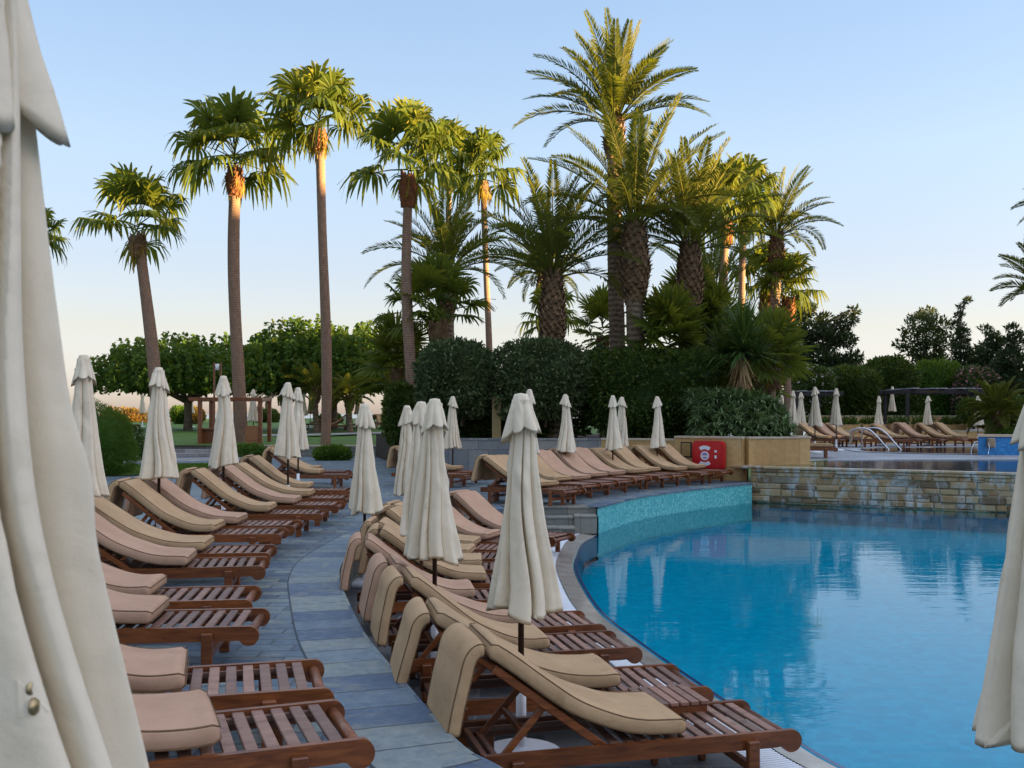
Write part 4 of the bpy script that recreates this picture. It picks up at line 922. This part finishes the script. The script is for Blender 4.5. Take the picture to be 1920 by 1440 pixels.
# ---- lifebuoy cabinet and plates on the planter wall
wd=Vector((6.02-4.44,26.2-27.28)).normalized(); wang=math.atan2(wd.y,wd.x)
def onwall(px,py):
    # point of the wall face in the vertical plane through the two wall ends
    f=Vector((4.44,27.28))+Vector((wd.y,-wd.x))*.155; k=(px-960)/F
    s=(k*f.y-f.x)/(wd.x-k*wd.y); p=f+wd*s; return p.x,p.y,ZA(py,p.y)
def rr(w,h,r,n=8):
    o=[]
    for cx,cz,a in ((w-r,h-r,0),(-w+r,h-r,90),(-w+r,-h+r,180),(w-r,-h+r,270)): o+=arc(cx,cz,r,a,a+90,n)
    return o
x,y,z=onwall(1333,854); bt=thing('lifebuoy_cabinet','red lifebuoy cabinet with white arcs and a round badge on the sandstone wall','lifebuoy box',(x,y,z),wang)
mb=MB(); prism(mb,rr(.44,.385,.12),-.20,-.04); mb.obj('base_shell',M_red,bt)
mb=MB(); prism(mb,rr(.425,.37,.12),-.235,-.201); prism(mb,rr(.38,.325,.10),-.255,-.236); mb.obj('cover',M_red,bt)
def ringarc(a0,a1,r0,r1): return arc(0,0,r1,a0,a1,14)+arc(0,0,r0,a1,a0,14)
MX=Matrix.Translation((-.06,0,0))
for a0,a1 in ((52,128),(232,308)):
    mb=MB(); prism(mb,ringarc(a0,a1,.17,.265),-.263,-.2555,MX); mb.obj('white_arc',M_badge,bt)
mb=MB(); prism(mb,arc(0,0,.118,0,348,30),-.263,-.2555,MX); b_=mb.obj('badge',M_badge,bt)
mb=MB(); prism(mb,arc(0,.01,.078,0,180,14),-.2665,-.2635,MX); prism(mb,arc(0,-.012,.07,195,345,14),-.2655,-.2635,MX); mb.obj('badge_print',M_purple,b_)
mb=MB()
for kx,kz,s in ((.24,.12,.032),(.225,.0,.016),(.255,.0,.016),(.24,-.04,.026)): prism(mb,rr(s,s*.9,s*.4,3),-.263,-.2555,Matrix.Translation((kx,0,kz)))
mb.obj('pictogram',M_badge,bt)
x,y,z=onwall(1287,843); t=thing('wall_plaque','square bronze plaque in a dark frame beside the red cabinet','plaque',(x,y,z),wang)
mb=MB(); prism(mb,rr(.155,.205,.01,2),-.022,.01); mb.obj('frame',M_dark,t); mb=MB(); prism(mb,rr(.125,.175,.006,2),-.03,-.0225); mb.obj('plate',M_plaque,t)
p=Vector((3.82,27.55)); t=thing('sign_plate','small dark red plate on the beige wall left of the plaque','sign',(XA(1252,27.3),27.40,ZA(833,27.4)),math.atan2(-.85,1.92))
mb=MB(); prism(mb,rr(.055,.075,.008,2),-.03,.01); mb.obj('plate',m_simple('maroon_plate',(.12,.02,.02),(.16,.03,.03),5,.5),t); mb=MB(); prism(mb,rr(.04,.012,.004,2),-.033,-.0302); mb.obj('print',M_badge,t)
# yellow post and the lamp on the grey wall
mb=MB(); cbox(mb,-.13,.13,-.13,.13,0,1.25,.01); o=tag(mb.obj('garden_post',M_gold),'square yellow masonry post under the round grey green bushes','post'); o.location=(XA(931,29.45),29.45,1.40)
t=thing('wall_light','round white wall lamp on the grey slab wall','lamp',(XA(934,28.15),28.21,ZA(833,28.1)))
mb=MB(); prism(mb,arc(0,0,.075,0,345,24),-.05,.0); mb.obj('rim',M_white,t); mb=MB(); prism(mb,arc(0,0,.05,0,345,24),-.056,-.0505); mb.obj('lens',M_fount,t)

# ---- steel ladder, fountain wall, planters, pergolas
t=thing('pool_ladder','steel handrails of a ladder into the back pool','ladder',(XA(1654,36.6),36.9,Z_U)); t.scale=(.78,)*3
for s in (-.28,.28):
    mb=MB(); p=smooth_curve([(-.9+s,.5,0),(-.9+s,.5,.75),(-.75+s,.42,.95),(-.35+s,.2,1.0),(0+s,0,.8),(.45+s,-.28,.2),(.72+s,-.45,-.15)],6); tube(mb,p,.032,10); mb.obj('handrail',M_steel,t)
FX0,FX1=XA(1834,32.0),XA(1834,32.0)+5
mb=MB(); v=[(FX0,32.0),(FX1,31.2)]; ribbon(mb,v,.7,v,1.52); e=[(FX0,32.0),(XA(1836,34),34.0)]; ribbon(mb,[e[1],e[0]],.7,[e[1],e[0]],1.52); vb=[(XA(1836,34),34.0),(FX1,34)]; ribbon(mb,v,1.52,vb,1.52); ribbon(mb,vb[::-1],.7,vb[::-1],1.52)
o=tag(mb.obj('fountain_wall',M_fount),'bright blue mosaic fountain wall beside the back pool','fountain')
mb=MB(); ribbon(mb,[(FX0-.04,31.95),(FX1,31.15)],1.524,[(XA(1834,34),34.05),(FX1,34)],1.524); ribbon(mb,[(FX0-.04,31.95),(FX1,31.15)],1.46,[(FX0-.04,31.95),(FX1,31.15)],1.524); mb.obj('coping',M_coping,o)
mb=MB(); cbox(mb,XA(1856,31.9)-.12,XA(1856,31.9)+.12,31.75,31.92,1.12,1.42,.03); sp=mb.obj('spout',m_simple('spout_stone',(.16,.14,.11),(.24,.21,.17),6,.7,.4),o)
mb=MB(); p=[(XA(1850,31.9),31.75,1.28),(XA(1848,31.8),31.6,1.24),(XA(1845,31.8),31.45,1.1),(XA(1843,31.7),31.38,.9)]; tube(mb,smooth_curve(p,5),.012,8); p=[(XA(1834,32),31.95,1.28),(XA(1826,32),31.9,1.3),(XA(1819,32),31.85,1.15),(XA(1815,32),31.8,.9)]; tube(mb,smooth_curve(p,5),.015,8)
m,nt,b=newmat('falling_water'); b.inputs['Base Color'].default_value=(.75,.85,.92,1); b.inputs['Roughness'].default_value=.1; b.inputs['Transmission Weight'].default_value=.6; b.inputs['IOR'].default_value=1.33
mb.obj('water_jet',m,o)
def planter(px0,px1,y,z0,z1,lb):
    x0,x1=XA(px0,y),XA(px1,y); t=thing('planter_box',lb,'planter',((x0+x1)/2,y,z0)); h=(x1-x0)/2
    mb=MB(); ribbon(mb,[(-h,-.4),(h,-.4)],0,[(-h,-.4),(h,-.4)],z1-z0); ribbon(mb,[(h,-.4),(h,.4)],0,[(h,-.4),(h,.4)],z1-z0); ribbon(mb,[(-h,.4),(-h,-.4)],0,[(-h,.4),(-h,-.4)],z1-z0); ribbon(mb,[(-h,-.4),(h,-.4)],z1-z0,[(-h,.4),(h,.4)],z1-z0); ribbon(mb,[(h,.4),(-h,.4)],0,[(h,.4),(-h,.4)],z1-z0); mb.obj('box',M_sand,t)
    mb=MB(); n=int(600*h); P=np.stack([rng.uniform(-h*.85,h*.85,n),rng.uniform(-.3,.3,n),z1-z0+rng.uniform(0,.35,n)*rng.uniform(.3,1,n)],-1); leaves(mb,P,.18,np.tile([0,0,.6],(n,1))); mb.obj('plants',M_hedge,t)
PL=[(1512,1522,'at the left end'),(1535,1562,'behind the slim parasol'),(1570,1608,'left of the ladder'),(1613,1655,'right behind the ladder'),(1664,1703,'left of the parasol under the pergola'),(1710,1752,'behind the parasol under the pergola'),(1762,1805,'right of the pergola parasol'),(1850,1895,'behind the blue fountain wall')]
for a,b,lb in PL: planter(a,b,46.0,1.40,ZA(796,46),f'sandstone planter box {lb} on the upper terrace')
wall('terrace_wall',[(13,44.6),(26,44.6)],.7,1.40,.3,M_sand,'beige step wall below the row of planter boxes',.03,M_coping)
mb=MB(); ribbon(mb,[(13,44.7),(60,44.7)],1.405,[(13,58),(60,58)],1.405); struct('planter_terrace',mb,M_udeck)
wall('terrace_wall',[(14,52),(40,52)],1.3,ZA(781,52),.3,M_sand,'long sandstone wall behind the pergolas',.04,M_coping)
def pergola(px0,px1,y,pyt,lb,dep=3.0):
    x0,x1=XA(px0,y),XA(px1,y); z0=1.40; zt=ZA(pyt,y); t=thing('pergola',lb,'pergola',(x0,y,z0)); w_=x1-x0; h=zt-z0
    for x in (.06,w_-.06):
        for yy in (.06,dep-.06): mb=MB(); cbox(mb,x-.07,x+.07,yy-.07,yy+.07,0,h-.2,.01); mb.obj('post',M_dark,t)
    mb=MB(); 
    for yy in (.06,dep-.06): cbox(mb,-.25,w_+.25,yy-.06,yy+.06,h-.198,h,.01)
    for x in (.06,w_-.06): cbox(mb,x-.05,x+.05,.125,dep-.125,h-.19,h-.01,.01)
    mb.obj('beam',M_dark,t); mb=MB()
    for k in range(int(w_/.45)): 
        if k%3!=1: cbox(mb,.2+k*.45,.5+k*.45,-.25,dep+.25,h+.004,h+.04,.004)
    mb.obj('roof_slat',m_simple('roof_slat',(.30,.31,.35),(.4,.4,.44),3,.4) if 'roof_slat' not in bpy.data.materials else bpy.data.materials['roof_slat'],t)
pergola(1700,1880,48.5,729,'long dark metal pergola with pale roof slats at the right')
pergola(1492,1572,48.5,734,'short dark pergola behind the left parasols of the upper deck')

# ---- wooden hut frame and lamp in the garden
hy=42.6; t=thing('wooden_hut','open wooden hut frame with a counter beside the thick palm trunk','hut',(XA(430,hy),hy,Z_T)); zb=ZA(745,hy)-Z_T
xa,xb=XA(375,hy)-XA(430,hy),XA(488,hy)-XA(430,hy)
for x in (xa,xb):
    for yy in (0,1.6): mb=MB(); cbox(mb,x-.08,x+.08,yy-.08,yy+.08,0,zb-.16,.01); mb.obj('post',M_teak,t)
mb=MB(); cbox(mb,xa-.45,xb+.09,-.10,.10,zb-.158,zb,.01); cbox(mb,xa-.45,xb+.09,1.5,1.7,zb-.158,zb,.01)
for x in (xa,xb): cbox(mb,x-.07,x+.07,.102,1.498,zb-.15,zb-.02,.01)
mb.obj('beam',M_teak,t)
mb=MB(); cbox(mb,xb-.62,xb-.085,-.03,.03,.05,1.23,.01); cbox(mb,xb-.60,xb-.10,-.045,-.031,.62,.66,.003); mb.obj('side_panel',m_wood('hut_panel',(.20,.075,.022),(.30,.12,.04),.5),t)
mb=MB(); cbox(mb,xa-.1,xa+.75,.2,1.1,1.05,1.12,.01); cbox(mb,xa-.02,xa+.65,.3,1.0,0,1.048,.01); mb.obj('counter',M_teak,t)
t=thing('garden_lamp','wooden twin post garden lamp with a white lantern behind the torn parasol','lamp',(XA(407,41),41.05,.45)); zt=ZA(680,41)-.45
for x in (-.13,.13): mb=MB(); cbox(mb,x-.035,x+.035,-.035,.035,0,zt,.006); mb.obj('post',M_teak,t)
mb=MB(); lathe(mb,[(0,zt-.30),(.085,zt-.30),(.09,zt-.05),(0,zt-.05)],16); mb.obj('lantern',M_white,t); mb=MB(); cbox(mb,-.094,.094,-.05,.05,zt-.2,zt-.16,.004); mb.obj('crossbar',M_dark,t)
t=thing('lamp_post','thin black lamp post on the lawn by the sunlit loungers','lamp post',(XA(650,60),60,lawn_z(60))); zt=1.7
mb=MB(); lathe(mb,[(.16,0),(.13,.12),(.05,.3),(.045,zt),(0,zt)],10); mb.obj('post',M_dark,t); mb=MB(); lathe(mb,[(.02,zt+.001),(.10,zt+.06),(.12,zt+.3),(.02,zt+.38),(0,zt+.38)],10); mb.obj('lantern',M_dark,t)
# ================================================================== PLANTING
def FP(bx,by,cx,cy,Y,label,zb=None,**k):
    z0=ZA(by,Y) if zb is None else zb
    return fan_palm((XA(bx,Y),Y,z0),(XA(cx,Y),Y,ZA(cy,Y)),label,**k)
def DP(bx,cx,cy,Y,label,zb=1.35,**k): return date_palm((XA(bx,Y),Y,zb),(XA(cx,Y),Y,ZA(cy,Y)),label,**k)
FP(292,850,258,445,44,'leaning fan palm on the left with a dark shaded crown',.5,n=18,pet=1.54,rad=1.55,tr=(.31,.27),bend=.25,boot='brown',droop=.55,lo=-25,shag=.7)
FP(453,846,440,318,44,'thick trunked fan palm behind the wooden hut',.5,n=24,pet=1.71,rad=1.60,tr=(.33,.26),bend=-.12,droop=.6,lo=-48,shag=1.0)
FP(610,850,598,250,42,'tallest fan palm with a straight slender trunk and sunlit crown',.55,n=23,pet=1.37,rad=1.50,tr=(.25,.21),bend=.12,droop=.6,lo=-35,shag=.6)
FP(778,850,765,332,33,'fan palm with an orange collar right of the tallest fan palm',.45,n=23,pet=1.20,rad=1.2,tr=(.215,.175),bend=-.10,droop=.6,lo=-40,shag=.8)
FP(916,800,905,345,46,'thin trunked fan palm in the middle of the grove',.9,n=21,pet=1.14,rad=1.30,tr=(.17,.15),bend=.12,droop=.65,lo=-40,boot='brown',shag=.4)
FP(842,800,842,315,50,'fan palm crown squeezed between the orange collared and thin palms',.9,n=18,pet=1.14,rad=1.35,tr=(.17,.15),droop=.65,lo=-45)
FP(825,800,822,610,34,'low bushy fan palm above the grey green bush',1.35,n=21,pet=1.03,rad=1.05,tr=(.2,.22),droop=.35,lo=-30,boot='brown',shag=.6)
FP(760,800,766,612,36,'small dark fan palm behind the orange collared trunk',1.1,n=13,pet=0.86,rad=0.75,tr=(.15,.15),droop=.4,lo=-30,boot='brown',shag=.5)
FP(1030,800,1030,618,52,'yellow sunlit fan palm behind the stocky date palm',.9,n=18,pet=1.03,rad=1.15,tr=(.2,.2),droop=.55,lo=-40,boot='brown')
FP(1128,800,1130,640,37,'small spiky fan palm left of the two date palm trunks',1.35,n=16,pet=0.63,rad=0.75,tr=(.14,.14),droop=.1,lo=-30,boot='brown',shag=.3)
FP(1351,800,1360,415,44,'fan palm with an orange collar right of the date palms',1.35,n=21,pet=1.25,rad=1.35,tr=(.27,.21),droop=.6,lo=-40)
FP(1389,800,1394,395,47,'fan palm with a bright gold lit upper trunk',1.35,n=20,pet=1.14,rad=1.30,tr=(.21,.18),droop=.65,lo=-45,boot='brown',shag=.4)
FP(1437,800,1438,545,50,'shaggy short fan palm left of the golden trunk',1.35,n=20,pet=1.08,rad=1.25,tr=(.26,.28),droop=.6,lo=-40,boot='red',shag=1.6)
FP(1474,800,1478,560,48,'sunlit short fan palm right of the golden trunk',1.35,n=20,pet=0.92,rad=1.15,tr=(.20,.22),droop=.6,lo=-40,boot='red',shag=1.2)
FP(70,800,66,470,46,'fan palm peeping out behind the huge parasol',.5,n=18,pet=0.92,rad=1.00,tr=(.2,.18),droop=.55,lo=-40)
DP(1158,1152,240,34,'tallest date palm with upswept sunlit fronds',n=40,L=3.35,tr=(.26,.235),swell=.33,sh=1.0,hi=88,lo=22,bd=(22,64),ll=.52)
DP(1195,1190,440,31,'stocky date palm in front of the tallest one',n=34,L=3.8,tr=(.27,.25),swell=.45,sh=2.1,hi=88,lo=20,bd=(24,72),ll=.55)
DP(1285,1293,478,32,'date palm with a flared boot right of the stocky one',n=30,L=3.3,tr=(.24,.24),swell=.39,sh=1.9,hi=86,lo=24,bd=(24,70),ll=.52)
DP(1040,1036,530,31,'short date palm with a thick trunk beside the round bushes',n=30,L=3.4,tr=(.27,.27),swell=.36,sh=2.0,hi=86,lo=24,bd=(26,72),ll=.55)
DP(841,838,520,38,'date palm growing between the orange collared and thin fan palms',n=28,L=3.3,tr=(.27,.27),swell=.38,sh=1.3,hi=86,lo=18,bd=(26,80),ll=.55)
DP(1452,1456,450,48,'golden lit date palm at the right end of the grove',n=32,L=3.3,tr=(.24,.24),swell=.36,sh=1.7,hi=86,lo=18,bd=(26,84),ll=.5)
DP(1018,1018,520,54,'distant yellow date palm behind the short one',.9,n=30,L=2.4,tr=(.22,.22),swell=.3,sh=1.0,hi=70,lo=0,bd=(40,85),ll=.45)
DP(1335,1334,565,37,'slender date palm with loose upright fronds behind the flared one',n=16,L=3.0,tr=(.22,.22),swell=.36,sh=1.6,hi=86,lo=35,bd=(10,45),ll=.35)
DP(1985,1962,560,40,'date palm cut by the right edge of the frame',Z_U,n=30,L=2.1,tr=(.26,.26),swell=.40,sh=1.8,hi=84,lo=10,bd=(20,75),ll=.5)
DP(2015,2015,405,44,'date palm frond tips entering high at the right edge',Z_U,n=30,L=2.4,tr=(.24,.24),swell=.34,sh=1.3,hi=80,lo=0,bd=(30,80),ll=.5)
for px,py,y,rd,lb in [(533,742,60,1.3,'low palm on the lawn left of the distant parasols'),(592,738,58,1.2,'low palm on the lawn behind the distant parasols'),(655,752,57,.9,'round low palm on the lawn right of the tall trunk'),(735,728,46,1.6,'wide low palm left of the orange collared trunk')]:
    DP(px,px,py,y,lb,lawn_z(y),n=26,L=1.6*rd,tr=(.16,.16),swell=.22,sh=.5,hi=80,lo=-5,bd=(30,85),ll=.4)
# big low fans among the shrubs
def low_fans(name,px,py,Y,zb,n,pet,rad,lb,**k): FP(px,800,px,py,Y,lb,zb,n=n,pet=pet,rad=rad,tr=(.12,.12),droop=.12,boot='brown',shag=.3,**k)
low_fans('fan_palm',1255,665,30.8,1.4,26,.55,1.0,'broad dark fan palm sprouting over the dark bush',lo=-20)
low_fans('fan_palm',1300,610,34,1.4,22,.6,.95,'fan palm leaves behind the flared date trunk',lo=-25)
low_fans('fan_palm',1450,700,31,1.4,24,.55,.95,'low fan palm right of the yucca',lo=-40)
low_fans('fan_palm',1340,640,33,1.4,22,.5,.95,'low fan palm left behind the yucca crown',lo=-30)
low_fans('fan_palm',745,700,36,1.0,22,.6,1.0,'dark low fan palm behind the central parasols',lo=-30)
# round bushes on the planter
def SB(x0,x1,y0,y1,Y,lb,mat,ry=None,name='shrub',**k):
    rx=(x1-x0)/2*Y/F; z1,z0=ZA(y0,Y),ZA(y1,Y); return shrub(name,(XA((x0+x1)/2,Y),Y,(z0+z1)/2),(rx,ry or rx,(z1-z0)/2),lb,mat,**k)
SB(783,930,640,783,30.0,'round clipped grey green bush above the grey wall, left lobe',M_olive,1.1,n=10000,leaf=.125,p=2.8,lump=.15)
SB(920,1102,642,785,30.1,'broad clipped grey green bush above the grey wall, right lobe',M_olive,1.2,n=13000,leaf=.125,p=2.8,lump=.18)
SB(775,1100,755,832,31.4,'low dark bush filling in the shade below the grey green bushes',M_hedge,.8,n=7000,leaf=.14)  # dark foliage added to stand for the shade beneath the round bushes
SB(1098,1372,655,835,30.4,'large dark rounded bush between the date palms and succulents',M_hedge,1.5,n=22000,leaf=.13,p=2.7,lump=.20)
SB(1085,1160,655,760,32.5,'small loose bush at the left shoulder of the dark one',M_olive,.8,n=3500,leaf=.12)
SB(720,800,715,840,33,'dark bush left of the central parasols',M_hedge,.9,n=6000,leaf=.13,zmin=.5)
SB(140,250,770,893,28.6,'bright green feathery bush beside the grass strip',M_bush,.8,n=13000,leaf=.11,p=2.3,lump=.2,asp=.16)
SB(438,505,836,860,41,'low green border plants at the foot of the thick palm',M_bush,.5,n=1500,leaf=.14,stem=False)
SB(590,655,838,866,38,'low green border plants at the foot of the tallest palm',M_bush,.5,n=1700,leaf=.14)
SB(232,268,806,880,38,'yellowing bush behind the bright green one',M_wild,.5,n=1500,leaf=.14)
for x0,x1,y0,y1,y,lb,mt in [(190,280,766,800,84,'orange flowering bush at the far edge of the lawn',M_orange),(326,350,764,792,80,'yellow green bush left of the plane tree trunk',M_bush),(354,380,766,792,80,'orange bush right of the plane tree trunk',M_orange),(268,330,786,800,86,'low orange bush at the far lawn edge',M_orange),(480,520,768,795,80,'dark reddish bush right of the wooden hut',M_hedge),(600,640,776,794,82,'low dark bush behind the lawn loungers',M_hedge)]:
    SB(x0,x1,y0,y1,y,lb,mt,1.2,n=2200,leaf=.2)
# succulents filling the planter corner: too many to count
mb=MB()
for i in range(380):
    x=rng.uniform(4.95,7.42); d_=rng.uniform(0,1); yy=26.5+d_*2.2+max(0,6.0-x)*.70; h=.20+1.15*min(1,.25+d_*1.3)*rng.uniform(.75,1)*(1-.35*max(0,(x-6.5)))
    strap_plant(mb,(x,yy,1.46+h*(rng.uniform(.1,.95) if d_<.45 else .95)),28,.38,.055,-5,75,75,0,1)
tag(mb.obj('succulents',M_aloe),kind='stuff')
# yucca
yx=XA(1398,28.6); t=thing('yucca','yucca with a spiky green head and a skirt of dead leaves above the succulents','yucca',(yx,28.6,1.4)); mb=MB(); c=(XA(1390,28.6)-yx,0,ZA(660,28.6)-1.4)
tube(mb,smooth_curve([(.1,0,-.1),(0,0,.5),(-.08,0,1.0),c],5),[.10]*16,10); mb.obj('trunk',M_bark,t)
mb=MB(); strap_plant(mb,c,250,1.35,.08,-20,88,28); strap_plant(mb,(c[0]+.1,.1,c[2]+.35),150,1.25,.08,0,88,22); strap_plant(mb,(c[0]+.55,.3,c[2]-.15),100,1.05,.07,-20,80,30); strap_plant(mb,(c[0]-.5,.2,c[2]+.0),100,1.05,.07,-20,80,30); mb.obj('crown',M_yucca,t)
mb=MB()
for k in range(6): strap_plant(mb,(c[0]+.02*k*.5,0,c[2]-.05-.13*k),42,.85,.055,-72,-35,30)
mb.obj('dead_skirt',M_dead,t)
for px,py,lb in [(1375,768,'small yucca rosette left of the yucca trunk'),(1415,760,'small yucca rosette right of the yucca trunk')]:
    t=thing('yucca',lb,'yucca',(XA(px,27.8),27.8,ZA(py+14,27.8))); mb=MB(); strap_plant(mb,(0,0,.1),70,.75,.05,10,88,15); mb.obj('crown',M_yucca,t); mb=MB(); tube(mb,[(0,0,-.5),(0,0,.12)],.05,8); mb.obj('trunk',M_bark,t)
low_fans('fan_palm',1422,728,33,1.4,22,.5,.9,'dark low fan palm between the succulents and the upper deck parasols',lo=-40)
SB(1375,1452,640,800,36,'dark leafy bush behind the yucca and the succulents',M_hedge,.9,n=7000,leaf=.15)
SB(1265,1405,628,800,33.5,'dark leafy bush left of the yucca trunk',M_hedge,.9,n=7000,leaf=.14)
# plane trees on the lawn
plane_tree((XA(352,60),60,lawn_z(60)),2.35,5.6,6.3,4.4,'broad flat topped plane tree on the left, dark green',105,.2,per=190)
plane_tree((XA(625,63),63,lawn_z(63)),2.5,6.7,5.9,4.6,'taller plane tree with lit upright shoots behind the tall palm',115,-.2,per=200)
# right background
def PX(lst,Y,bx,zb): return [((px-bx)*Y/F,rng.uniform(-.6,.6),ZA(py,Y)-zb,r*Y/F) for px,py,r in lst]
TD=[(1540,62,'dark leaning evergreen behind the left pergola',M_conif,[(1508,590,16),(1520,620,26),(1545,640,30),(1570,625,26),(1590,600,18),(1598,583,9),(1585,640,18),(1530,670,30),(1565,680,22),(1545,600,16),(1522,575,9),(1500,650,26),(1500,690,30),(1580,690,28),(1600,670,16)],.30,900),
(1500,66,'yellow lit foliage tree behind the golden palm',M_pine,[(1495,560,16),(1510,580,22),(1490,600,22),(1500,640,28),(1480,680,30)],.3,420),
(1738,66,'airy sunlit pine behind the trimmed hedge',M_pine,[(1745,590,18),(1722,605,22),(1758,612,20),(1700,625,16),(1738,632,26),(1770,640,20),(1690,645,10),(1715,655,22),(1750,660,26),(1735,685,30),(1765,680,26)],.30,620),
(1800,61,'dark cypress with a bent tip',M_conif,[(1818,561,3.5),(1810,565,5),(1803,575,6),(1800,590,8),(1803,608,10),(1797,625,13),(1806,642,15),(1795,660,18),(1810,680,22),(1790,700,24),(1815,710,24)],.22,1900),
(1860,60,'dark conifer by the right edge',M_conif,[(1855,622,8),(1862,640,14),(1850,660,20),(1875,650,18),(1865,690,26),(1840,690,20),(1890,670,18),(1830,670,18),(1845,720,30),(1880,715,28)],.28,1100),
(1850,68,'yellow tipped pine behind the dark conifer',M_pine,[(1852,615,9),(1856,630,12),(1848,650,14),(1835,690,26)],.28,700),
(1905,55,'dense dark conifer at the right edge',M_conif,[(1890,620,12),(1905,640,20),(1895,670,22),(1910,700,26),(1890,720,22),(1915,740,24),(1890,690,26)],.28,1000)]
for bx,Y,lb,mt,cl,lf,per in TD: clumps_tree('pine_tree' if mt is M_pine else 'evergreen_tree',(XA(bx,Y),Y,.9),4,lb,mt,PX(cl,Y,bx,.9),lf,.18,per=per,asp=.35)
for x0,x1,y0,y1,y,lb,mt in [(1535,1640,690,800,56,'left part of the trimmed hedge behind the upper deck',M_hedge),(1615,1715,672,800,57,'tallest part of the trimmed hedge',M_hedge),(1700,1800,680,800,58,'brighter part of the trimmed hedge above the right pergola',M_bush),(1790,1860,690,800,56,'pink flowering oleander above the right pergola',M_olean),(1845,1960,700,800,57,'dark hedge end at the right edge',M_hedge),(1490,1560,690,790,54,'bushy shrub behind the left pergola',M_wild)]:
    SB(x0,x1,y0,y1,y,lb,mt,1.6,n=11000 if mt is not M_bush else 9000,leaf=.20,p=3.2,lump=.14,core=.86)
t=DP(1872,1872,790,33.6,'small feathery palm above the blue fountain wall',1.5,n=34,L=1.15,tr=(.12,.12),swell=.15,sh=.2,hi=85,lo=-10,bd=(30,80),ll=.3)
SB(1800,1960,745,800,45,'dark green shrub behind the fountain palm',M_hedge,.8,n=4000,leaf=.16)
SB(1870,1935,806,826,33,'low ground cover on the fountain wall',M_bush,.4,n=900,leaf=.13)
# short grass blades on the near strip
mb=MB(); n=16000; u=rng.uniform(0,1,n); v=rng.uniform(0,1,n)
A=np.array([np.interp(u,np.linspace(0,1,4),[p[k] for p in g0]) for k in (0,1)]).T; B=np.array([np.interp(u,np.linspace(0,1,4),[p[k] for p in g1[::-1]]) for k in (0,1)]).T
P=A+(B-A)*v[:,None]; P=np.c_[P,np.full(n,Z_T+.03)]; leaves(mb,P,.07,np.tile([0,0,1.],(n,1)),spread=.35,asp=.14)
tag(mb.obj('grass',M_bush),kind='stuff')
